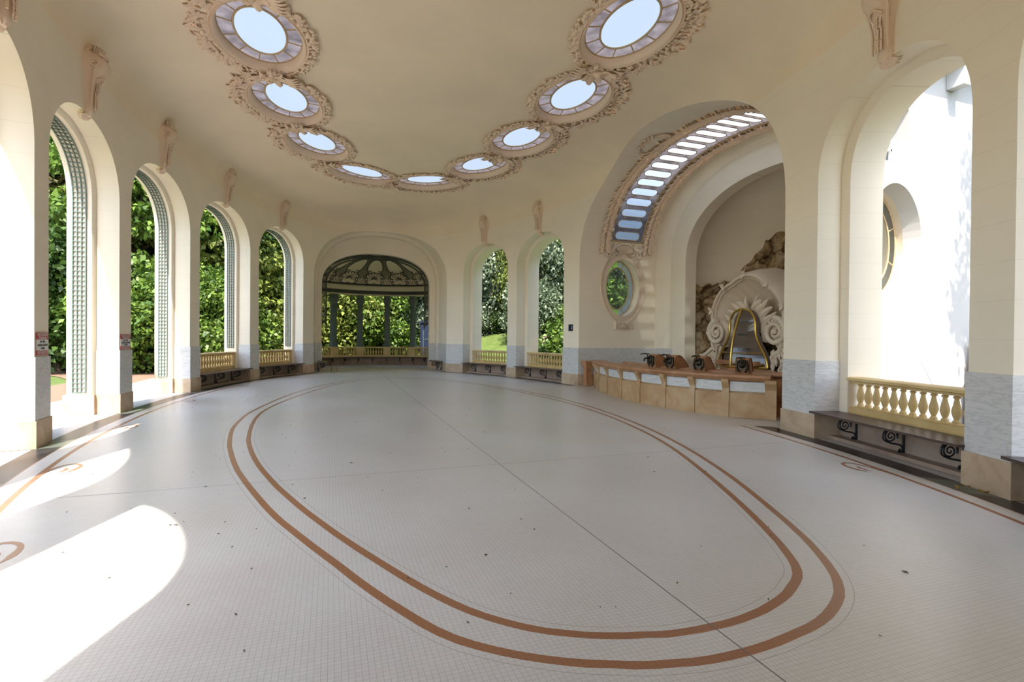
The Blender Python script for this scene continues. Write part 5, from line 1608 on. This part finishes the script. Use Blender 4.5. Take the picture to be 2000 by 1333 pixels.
mb = MB(); mb.loft([[(-w, -d, z), (w, -d, z), (w, 0.12, z), (-w, 0.12, z)] for w, d, z in ((0.11, 0.11, 0), (0.11, 0.11, 0.5), (0.10, 0.10, 0.56), (0.11, 0.12, 0.62), (0.15, 0.17, 0.74), (0.155, 0.175, 0.79))]); mb.build('shaft', REDSTONE, t, angle=25)
mb = MB(); mb.box((0, -0.02, 0.815), (0.36, 0.36, 0.05)); mb.box((0, -0.02, 0.865), (0.40, 0.40, 0.05)); mb.build('cap', REDSTONE, t)

# ------------------------------------------------------------------ signs
def text(body, size, loc, m, parent, name='lettering', sx=1.0, bold=0.0):
    cu = bpy.data.curves.new(name, 'FONT'); cu.body = body; cu.size = size; cu.align_x = 'CENTER'; cu.align_y = 'CENTER'
    cu.extrude = 0.0008; cu.offset = bold
    cu.materials.append(m)
    o = bpy.data.objects.new(name, cu); COL.objects.link(o); o.parent = parent
    me = bpy.data.meshes.new_from_object(o); bpy.data.objects.remove(o, do_unlink=True)
    o = bpy.data.objects.new(name, me); COL.objects.link(o); o.parent = parent
    o.location = loc; o.rotation_euler = (PI/2, 0, 0); o.scale = (sx, 1, 1)
    return o
def warning_sign(tm, zc, w, h, label):
    n = nrm(tm); p = SP(tm, zc)-n*0.012
    x = Vector((-n.y, n.x, 0)); x = -x
    M = frame_matrix(p, x, n, (0, 0, 1))
    t = thing('warning_sign', label, 'sign', M, 'red and white warning signs')
    def panel(nm, z0, z1, m):
        mb = MB(); mb.box((0, 0, (z0+z1)/2*h), (w, 0.008, (z1-z0)*h)); return mb.build(nm, m, t)
    hp = panel('heading_panel', 0.19, 0.5, SIGNRED); tp_ = panel('text_panel', -0.28, 0.19, SIGNWHITE); fp = panel('footer_panel', -0.5, -0.28, SIGNRED)
    y = -0.005
    text('PAVILLON CELESTINS', 0.070*w/0.46, (0, y, 0.40*h), SIGNWHITE, hp, sx=0.62)
    text('Propri\u00e9t\u00e9 priv\u00e9e', 0.062*w/0.46, (0, y, 0.27*h), SIGNWHITE, hp, sx=0.72)
    text('Jeux, v\u00e9los,', 0.062*w/0.46, (0, y, 0.11*h), SIGNBLACK, tp_, sx=0.72)
    text('trottinettes, skateboard', 0.062*w/0.46, (0, y, -0.045*h), SIGNBLACK, tp_, sx=0.66)
    text('et ballon', 0.062*w/0.46, (0, y, -0.19*h), SIGNBLACK, tp_, sx=0.72)
    text('INTERDITS', 0.098*w/0.46, (0, y, -0.39*h), SIGNWHITE, fp, sx=0.88)
tA = (OP['L2'].t1+OP['L1'].t0)/2; tB = (OP['L3'].t1+OP['L2'].t0)/2
warning_sign(tA, 1.535, 0.44, 0.34, 'red and white INTERDITS sign on the near left pier, closest to the viewer')
warning_sign(tB, 1.52, 0.54, 0.33, 'red and white INTERDITS sign on the second left pier, farther from the viewer')
tC = D2R(378.4); n = nrm(tC); p = SP(tC, 2.06)-n*0.012
t = thing('blue_sign', 'small navy blue square sign on the right wall by the niche', 'sign', frame_matrix(p, Vector((n.y, -n.x, 0)), n, (0, 0, 1)))
mb = MB(); mb.box((0, 0, 0), (0.27, 0.012, 0.24)); mb.build('plate', SIGNBLUE, t)
mb = MB(); mb.tube(smooth_curve([(0.06, -0.008, 0.045), (0.09, -0.008, 0.05), (0.105, -0.008, 0.03), (0.07, -0.008, 0.0), (0.055, -0.008, -0.03), (0.075, -0.008, -0.045), (0.105, -0.008, -0.03)], 3), 0.008, 5); mb.build('pictogram', SIGNWHITE, t)
# ------------------------------------------------------------------ the white building seen through the right arch
mb = MB()
EY = -5.90
xs = [6.2, 6.95, 7.22, 8.10, 8.55, 9.95]; zs = [0, 2.3, 4.85, 5.03, 6.05, 7.3]
for i in range(5):
    for j in range(5):
        if j == 1 and 1 <= i <= 3: continue
        if i == 2 and j == 3: continue
        mb.quad((xs[i], EY, zs[j]), (xs[i+1], EY, zs[j]), (xs[i+1], EY, zs[j+1]), (xs[i], EY, zs[j+1]))
ring = oval_panel(mb, EY, 7.80, 3.55, 0.70, 1.09, 6.95, 8.55, 2.3, 4.85)
ring2 = [Vector((7.80+(p.x-7.80)*0.62/0.70, -5.60, 3.55+(p.z-3.55)*1.0/1.09)) for p in ring]
mb.loft([ring, ring2], False)
sq = [Vector((x, EY, z)) for x, z in ((7.22, 5.03), (8.10, 5.03), (8.10, 6.05), (7.22, 6.05))]
mb.loft([sq, [p+Vector((-0.03 if p.x > 8 else 0.03, 0.40, 0)) for p in sq]], False)
mb.quad((9.95, EY, 0), (9.95, -5.52, 0), (9.95, -5.52, 7.3), (9.95, EY, 7.3))
struct(mb.build('wall_white_building', EXTWALL, smooth=False), 'sunlit white rendered wall outside the right arch')
t = tag(thing('window_3', 'square white-barred window high in the sunlit white wall', 'window', Matrix.Translation((7.66, EY+0.34, 5.54))), None, None, None, 'structure')
mb = MB(); mb.quad((-0.44, 0, -0.51), (0.44, 0, -0.51), (0.44, 0, 0.51), (-0.44, 0, 0.51)); mb.build('pane', G_GREY, t, smooth=False)
mb = MB()
for x in (-0.41, 0, 0.41): mb.box((x, -0.02, 0), (0.05, 0.05, 1.02))
for z in (-0.48, -0.16, 0.18, 0.48): mb.box((0, -0.02, z), (0.86, 0.05, 0.045))
mb.build('window_frame', WHITEP, t, angle=30)
mb = MB(); mb.box((8.1, EY-0.17, 7.12), (3.9, 0.42, 0.12)); mb.box((8.1, EY-0.12, 7.25), (4.0, 0.6, 0.14)); mb.box((8.1, EY-0.33, 7.03), (3.9, 0.06, 0.10))
struct(mb.build('roof_eaves', EXTWALL, smooth=False), 'white eaves along the top of the white wall')
mb = MB(); mb.box((9.22, EY-0.16, 6.78), (0.20, 0.30, 0.40)); mb.build('bracket', EXTWALL, bpy.data.objects['roof_eaves'], smooth=False)
mb = MB(); P = []
for i in range(25):
    row = []
    for j in range(13):
        a = PI*j/12; z = 1.75*i/24
        r = 0.36*(1-0.45*(i/24)**2)+0.10*noise.noise(Vector((j*0.6, z*4, 2)))
        row.append((10.25+r*math.cos(a)*1.4-0.1, EY-0.15-r*math.sin(a), z))
    P.append(row)
mb.grid(P); struct(mb.build('wall_rubble', ROCK), 'rough rubble edge at the corner of the white building')

# ------------------------------------------------------------------ garden ground
def smooth01(x): x = max(0, min(1, x)); return x*x*(3-2*x)
def ground_z(x, y):
    s = math.hypot(x/(B+1), y/(A+1)); d = (s-1)*8.0
    right = smooth01((x-1)/6) if y > 2 else 0
    return -0.03+right*0.30*max(0, d-2.0)
def ground_mesh(x0, x1, y0, y1, n, m, z_off=0.0, cut=None):
    mb = MB(); P = [[Vector((x0+(x1-x0)*j/m, y0+(y1-y0)*i/n, 0)) for j in range(m+1)] for i in range(n+1)]
    for r in P:
        for p in r: p.z = ground_z(p.x, p.y)+z_off
    mb.grid(P, 0, cut); return mb
struct(ground_mesh(-34, 46, -26, 60, 86, 80, -0.02).build('lawn', LAWNM), 'green lawn of the garden')
mb = MB(); mb.quad((-8.6, -26, -0.012), (-5.0, -26, -0.012), (-5.0, 16, -0.012), (-8.6, 16, -0.012)); struct(mb.build('pavement', PAVE, smooth=False), 'pale paving outside the left arches')
mb = MB()
edge = [(-11.3, -26), (-11.2, -5), (-11.0, 4), (-10.7, 9), (-10.0, 16), (-9.6, 24)]
mb.grid([[Vector((x, y, -0.02)) for x, y in edge], [Vector((-8.6 if y <= 16 else -8.2, y, -0.02)) for x, y in edge]])
pth = smooth_curve([(-10.6, 11, 0), (-13, 14.5, 0), (-18, 17, 0), (-26, 18.5, 0)], 8)
mb.grid([[p+Vector((0.3, 0.9, -0.025)) for p in pth], [p+Vector((-0.3, -0.9, -0.025)) for p in pth]])
struct(mb.build('gravel_path', GRAVEL, smooth=False), 'pale orange gravel path beyond the left arches')
mb = MB()  # added grey strip, keeps green lawn bounce off the arch reveals
ins = [Vector(((B+1.2)*math.sin(D2R(a)), (A+1.2)*math.cos(D2R(a)), -0.012)) for a in range(20, 96, 5)]
mb.grid([ins, [Vector((p.x*1.42, p.y*1.17, 0.03)) for p in ins]])
struct(mb.build('grey_bounce_strip', stone_mat('bounce_cut_grey', (0.20, 0.18, 0.155), (0.26, 0.24, 0.205), (0.31, 0.285, 0.25), 9, 0.9), smooth=False), 'grey strip added outside the right arches against green bounce')
mb = MB()  # added dark ground, cuts sunlight bounced up onto the arch reveal
ins = [Vector(((B+1.2)*math.sin(D2R(a)), (A+1.2)*math.cos(D2R(a)), -0.010)) for a in range(95, 176, 5)]
mb.grid([ins, [Vector((p.x*1.9, p.y*1.3, -0.010)) for p in ins]])
struct(mb.build('dark_bounce_ground', stone_mat('bounce_cut_dark', (0.03, 0.025, 0.018), (0.05, 0.042, 0.03), (0.075, 0.065, 0.045), 9, 0.95), smooth=False), 'dark ground added outside the arch to the white building against bounce')
# dark slope added to fill tree gaps; its near right flank blocks sky light
mb = MB(); P = []
for i in range(15):
    row = []
    for j in range(115):
        ad = -48+190*j/114; a = D2R(ad)       # direction from the hall, clockwise from its long axis
        r = 40-20*smooth01((ad-62)/25)+i*1.6
        z = 1.45*i*1.3+1.4*noise.noise(Vector((j*0.35, i*0.5, 0)))*min(1, i/2)
        row.append(Vector((r*math.sin(a)*0.86, 4+r*math.cos(a), z-0.5)))
    P.append(row)
mb.grid(P); struct(mb.build('hillside', HILLM), 'added dark backdrop hillside behind the garden trees')

# ------------------------------------------------------------------ foliage
def leaf_cloud(name, centres, radii, n_each, L, W, droop=0.0, seed=1, up=0.5):
    """One crown mesh: bent diamond leaves scattered round clump centres."""
    g = np.random.default_rng(seed)
    C = np.repeat(np.array(centres), n_each, axis=0); Rr = np.repeat(np.array(radii), n_each, axis=0)
    n = len(C)
    v = g.normal(size=(n, 3)); v /= np.linalg.norm(v, axis=1)[:, None]
    rad = g.random(n)**0.45
    p = C+v*Rr*rad[:, None]
    d = v*0.6+g.normal(size=(n, 3))*0.55; d[:, 2] -= droop+0.15
    d /= np.linalg.norm(d, axis=1)[:, None]
    nn = v*0.6+g.normal(size=(n, 3))*0.5; nn[:, 2] += up
    nn -= d*(nn*d).sum(1)[:, None]; nn /= np.linalg.norm(nn, axis=1)[:, None]
    s = np.cross(d, nn)
    sc = g.uniform(0.65, 1.3, n)[:, None]
    base = p; tip = p+d*L*sc-nn*0.15*L*sc
    m1 = p+d*L*0.45*sc+s*W*sc*0.5+nn*0.12*L*sc; m2 = p+d*L*0.45*sc-s*W*sc*0.5+nn*0.12*L*sc
    V = np.stack([base, m1, tip, m2], 1).reshape(-1, 3).astype(np.float32)
    me = bpy.data.meshes.new(name)
    me.vertices.add(len(V)); me.vertices.foreach_set('co', V.ravel())
    me.loops.add(4*n); me.loops.foreach_set('vertex_index', np.arange(4*n, dtype=np.int32))
    me.polygons.add(n); me.polygons.foreach_set('loop_start', np.arange(0, 4*n, 4, dtype=np.int32)); me.polygons.foreach_set('loop_total', np.full(n, 4, dtype=np.int32))
    me.update(calc_edges=True)
    return me
def crown_centres(h0, h1, rx, n, seed, shape='round'):
    g = random.Random(seed); C, R_ = [], []
    for i in range(n):
        f = (i+0.5)/n
        z = h0+(h1-h0)*f
        if shape == 'round': k = math.sin(PI*(0.12+0.86*f))**0.7
        elif shape == 'cone': k = 1-0.88*f
        else: k = math.sin(PI*(0.06+0.90*f))**0.45
        a = g.random()*2*PI; r = rx*k*(0.45+0.6*g.random()**0.5)
        C.append((r*math.cos(a), r*math.sin(a), z+g.uniform(-0.3, 0.3)))
        q = g.uniform(0.75, 1.25)*rx*0.26
        R_.append((q*1.15, q*1.15, q*(0.62 if shape != 'weep' else 1.3)))
    return C, R_
MESH = {}
def kind_mesh(kind):
    if kind in MESH: return MESH[kind]
    if kind == 'broad': C, R_ = crown_centres(1.6, 14, 4.2, 150, 11); me = leaf_cloud('crown', C, R_, 190, 0.34, 0.19, seed=1)
    elif kind == 'layered': C, R_ = crown_centres(1.5, 13, 4.0, 130, 21); R_ = [(a*1.35, b*1.35, c*0.5) for a, b, c in R_]; me = leaf_cloud('crown', C, R_, 200, 0.32, 0.19, 0.2, 2, 0.9)
    elif kind == 'cone': C, R_ = crown_centres(0.3, 13, 3.3, 150, 31, 'cone'); me = leaf_cloud('crown', C, R_, 190, 0.26, 0.10, 0.05, 3)
    elif kind == 'weep': C, R_ = crown_centres(1.0, 12, 3.6, 130, 41, 'weep'); me = leaf_cloud('crown', C, R_, 220, 0.24, 0.13, 0.7, 4)
    elif kind == 'shrub': C, R_ = crown_centres(0.3, 4.6, 2.5, 80, 51, 'weep'); me = leaf_cloud('crown', C, R_, 190, 0.24, 0.14, seed=5)
    elif kind == 'bush': C, R_ = crown_centres(0.1, 1.7, 1.3, 45, 61, 'weep'); me = leaf_cloud('crown', C, R_, 150, 0.17, 0.09, seed=6)
    elif kind == 'flower': C, R_ = crown_centres(0.1, 1.1, 0.8, 40, 71, 'weep'); me = leaf_cloud('crown', C, R_, 70, 0.15, 0.10, seed=7)
    MESH[kind] = me
    return me
TRUNK = {}
def trunk_mesh(h, r, seed):
    g = random.Random(seed); mb = MB()
    pts = [Vector((0, 0, -0.3))]
    for i in range(1, 8): pts.append(Vector((g.uniform(-0.12, 0.12)*i/3, g.uniform(-0.12, 0.12)*i/3, h*i/7)))
    mb.tube(smooth_curve(pts, 3), [r*(1.25-1.05*i/21) for i in range(22)], 8)
    for i in range(9):
        b = pts[2+i % 5]; a = g.random()*2*PI; L = h*g.uniform(0.16, 0.3)
        e = b+Vector((math.cos(a)*L, math.sin(a)*L, L*g.uniform(0.3, 0.7)))
        mb.tube([b, b.lerp(e, 0.5)+Vector((0, 0, 0.15)), e], [r*0.4, r*0.28, r*0.1], 6)
    return mb
def plant(name, cat, label, kind, m, bearing, D, scale=1.0, rot=0.0, group=None, tilt=0):
    a = D2R(bearing); x, y = -2.14+D*math.sin(a), -12.63+D*math.cos(a)
    t = thing(name, label, cat, Matrix.Translation((x, y, ground_z(x, y)-0.05)) @ Matrix.Rotation(rot, 4, 'Z') @ Matrix.Scale(scale, 4), group)
    me = kind_mesh(kind)
    o = bpy.data.objects.new('crown' if cat == 'tree' else 'foliage', me); COL.objects.link(o); o.parent = t
    if not me.materials: me.materials.append(m)
    o.material_slots[0].link = 'OBJECT'; o.material_slots[0].material = m
    if kind in ('broad', 'layered', 'cone', 'weep', 'shrub'):
        if kind not in TRUNK:
            TRUNK[kind] = trunk_mesh({'shrub': 3.2}.get(kind, 10), {'shrub': 0.10}.get(kind, 0.24), 3).build('trunk', BARK, t, angle=60)
        else:
            b = TRUNK[kind].copy(); COL.objects.link(b); b.parent = t
    return t
TG = 'garden trees behind the arches'
plant('tree', 'tree', 'tall olive-brown tree behind the dark hedge, at the left edge', 'broad', L_OLIVE, -23.5, 39, 1.15, 0.3, TG)
plant('tree', 'tree', 'tall dark tree rising above the hedge in the second left arch', 'broad', L_DEEP, -19.5, 41, 1.1, 1.7, TG)
plant('hedge', 'hedge', 'tall dark clipped hedge shrub in the left arch between the warning signs', 'shrub', L_DEEP, -22.0, 31, 1.25, 0.2)
plant('shrub', 'shrub', 'yellow-green shrub in front of the tall hedge at the left', 'shrub', L_BRIGHT, -19.6, 33, 0.95, 2.2)
plant('tree', 'tree', 'layered bright green tree in the third left arch', 'layered', L_BRIGHT, -16.6, 33, 1.05, 0.0, TG)
plant('shrub', 'shrub', 'round bright green maple-like shrub beside the gravel path', 'shrub', L_BRIGHT, -16.2, 28.5, 1.0, 1.1)
plant('tree', 'tree', 'dark layered tree between the third and fourth left arches', 'layered', L_DEEP, -13.6, 37, 1.15, 1.9, TG)
plant('tree', 'tree', 'layered tree with pale tips in the first benched left arch', 'layered', L_YELLOW, -10.8, 35, 1.0, 2.6, TG)
plant('shrub', 'shrub', 'bright shrub over the balustrade in the first benched left arch', 'shrub', L_BRIGHT, -10.6, 28.5, 0.95, 0.5)
plant('tree', 'tree', 'deep green tree behind the two benched left arches', 'broad', L_DEEP, -7.8, 42, 1.15, 0.9, TG)
plant('tree', 'tree', 'feathery bright green conifer in the last left arch', 'cone', L_BRIGHT, -5.9, 37, 1.0, 0.4, TG)
plant('shrub', 'shrub', 'yellow-green shrub low in the last left arch', 'shrub', L_YELLOW, -5.3, 34, 0.75, 2.0)
plant('tree', 'tree', 'yellow-green tree at the left of the pavilion columns', 'broad', L_YELLOW, -1.2, 43, 0.95, 1.0, TG)
plant('shrub', 'shrub', 'reddish-tipped shrub left of the first pavilion column', 'shrub', L_YELLOW, -0.6, 38, 1.2, 0.1)
plant('tree', 'tree', 'bright tree between the first and second pavilion columns', 'broad', L_BRIGHT, 1.8, 42, 0.85, 2.0, TG)
plant('shrub', 'shrub', 'sunlit yellow-green shrub between the first and second pavilion columns', 'shrub', L_YELLOW, 1.7, 38.5, 1.35, 1.5)
plant('tree', 'tree', 'yellow-green tree between the second and third pavilion columns', 'broad', L_YELLOW, 4.6, 42, 0.9, 2.9, TG)
plant('shrub', 'shrub', 'bright shrub low between the second and third pavilion columns', 'shrub', L_BRIGHT, 4.7, 38, 1.1, 0.7)
plant('tree', 'tree', 'dark glossy tree between the third and fourth pavilion columns', 'broad', L_GREY, 7.6, 43, 0.95, 0.2, TG)
plant('shrub', 'shrub', 'pale-leaved shrub between the third and fourth pavilion columns', 'shrub', L_GREY, 7.0, 39.5, 1.0, 2.4)
plant('tree', 'tree', 'dark tree at the right of the pavilion columns', 'broad', L_GREY, 10.4, 40, 0.9, 1.4, TG)
plant('tree', 'tree', 'dark green tree standing between the pavilion and the first right arch', 'broad', L_DEEP, 13.5, 46, 1.1, 2.1, TG)
plant('tree', 'tree', 'pale weeping birch filling the right arch nearest the pavilion', 'weep', L_GREY, 16.6, 41, 1.08, 0.6, TG)
plant('tree', 'tree', 'dark tree behind the weeping birch', 'broad', L_DEEP, 18.6, 46, 1.1, 1.2, TG)
plant('shrub', 'shrub', 'dark shrub with red flowers under the weeping birch', 'bush', L_DEEP, 18.6, 39, 1.0, 0.9)
plant('bush', 'shrub', 'low pale bush at the foot of the weeping birch', 'bush', L_GREY, 15.4, 39, 1.1, 1.9)
plant('tree', 'tree', 'bright drooping conifer in the right arch with hydrangeas', 'weep', L_YELLOW, 22.6, 38, 0.85, 2.2, TG)
plant('tree', 'tree', 'tall dark tree at the top of the right arch with hydrangeas', 'broad', L_DEEP, 24.5, 44, 1.15, 2.8, TG)
plant('tree', 'tree', 'pale leaved tree at the right side of the arch with hydrangeas', 'weep', L_GREY, 26.2, 37, 1.05, 0.4, TG)
plant('shrub', 'shrub', 'rounded light green shrub on the lawn above the hydrangeas', 'bush', L_BRIGHT, 25.2, 33, 0.95, 0.3)
plant('shrub', 'shrub', 'grey-green shrub at the left of the arch with hydrangeas', 'shrub', L_GREY, 21.6, 34, 0.8, 1.3)
plant('tree', 'tree', 'leafy tree seen through the oval window of the niche', 'broad', L_BRIGHT, 31.2, 36, 0.9, 0.8, TG)
plant('tree', 'tree', 'dark tree behind the one seen through the oval window', 'broad', L_DEEP, 34.0, 44, 1.1, 2.0, TG)
h = plant('hydrangea', 'flower', 'pink hydrangea bush just behind the right balustrade', 'flower', L_BRIGHT, 24.6, 26.3, 1.3, 0.5)
mb = MB(); g = random.Random(8)
for i in range(16):
    a, r = g.random()*2*PI, 0.75*math.sqrt(g.random()); c = Vector((r*math.cos(a), r*math.sin(a), 1.15-0.5*r*r+g.uniform(-0.1, 0.08)))
    for q in range(16):
        d = Vector((g.gauss(0, 1), g.gauss(0, 1), abs(g.gauss(0, 1))+0.2)).normalized(); p = c+d*0.09
        s = d.orthogonal().normalized(); u = d.cross(s)
        mb.add([p+s*0.045, p+u*0.045+d*0.01, p-s*0.045, p-u*0.045+d*0.01], ((0, 1, 2, 3),))
mb.build('flower_heads', PETAL, h, smooth=False)
# tree whose shade falls on the right end of the white wall
t = thing('tree', 'tree shading the right end of the sunlit white wall', 'tree', Matrix.Translation((9.5, -9.1, 0)) @ Matrix.Scale(0.8, 4), TG)
C, R_ = crown_centres(5.0, 13.5, 1.25, 30, 91, 'weep'); me = leaf_cloud('crown', C, R_, 70, 0.22, 0.13, seed=9); me.materials.append(L_DEEP)
o = bpy.data.objects.new('crown', me); COL.objects.link(o); o.parent = t
b = TRUNK['broad'].copy(); COL.objects.link(b); b.parent = t
# blue shed and teal gate far in the garden
def far_at(bearing, D, z=0): a = D2R(bearing); return Vector((-2.14+D*math.sin(a), -12.63+D*math.cos(a), z))
t = thing('blue_kiosk', 'small blue kiosk half hidden right of the last pavilion column', 'kiosk', Matrix.Translation(far_at(10.0, 35.5)) @ Matrix.Rotation(D2R(-10), 4, 'Z'))
mb = MB(); mb.box((0, 0, 1.3), (0.9, 0.8, 2.6)); mb.build('body', BLUEP, t)
mb = MB(); mb.box((0, 0, 2.66), (1.1, 1.0, 0.12)); mb.build('roof', BLUEP, t)
mb = MB(); mb.box((-0.25, -0.41, 1.1), (0.04, 0.03, 2.0)); mb.box((0, -0.41, 1.5), (0.5, 0.03, 0.04)); mb.build('door_trim', COLPAINT, t)
p = far_at(22.9, 33); p.z = ground_z(p.x, p.y)
t = thing('garden_gate', 'teal metal gate frame among the shrubs in the right arch', 'gate', Matrix.Translation(p) @ Matrix.Rotation(D2R(-20), 4, 'Z'))
mb = MB()
for x in (-0.5, 0.5): mb.box((x, 0, 1.0), (0.09, 0.09, 2.0))
mb.build('post', TEALP, t)
mb = MB(); mb.box((0, 0, 1.9), (1.0, 0.06, 0.08)); mb.box((0, 0, 1.1), (1.0, 0.05, 0.06)); mb.build('rail', TEALP, t)
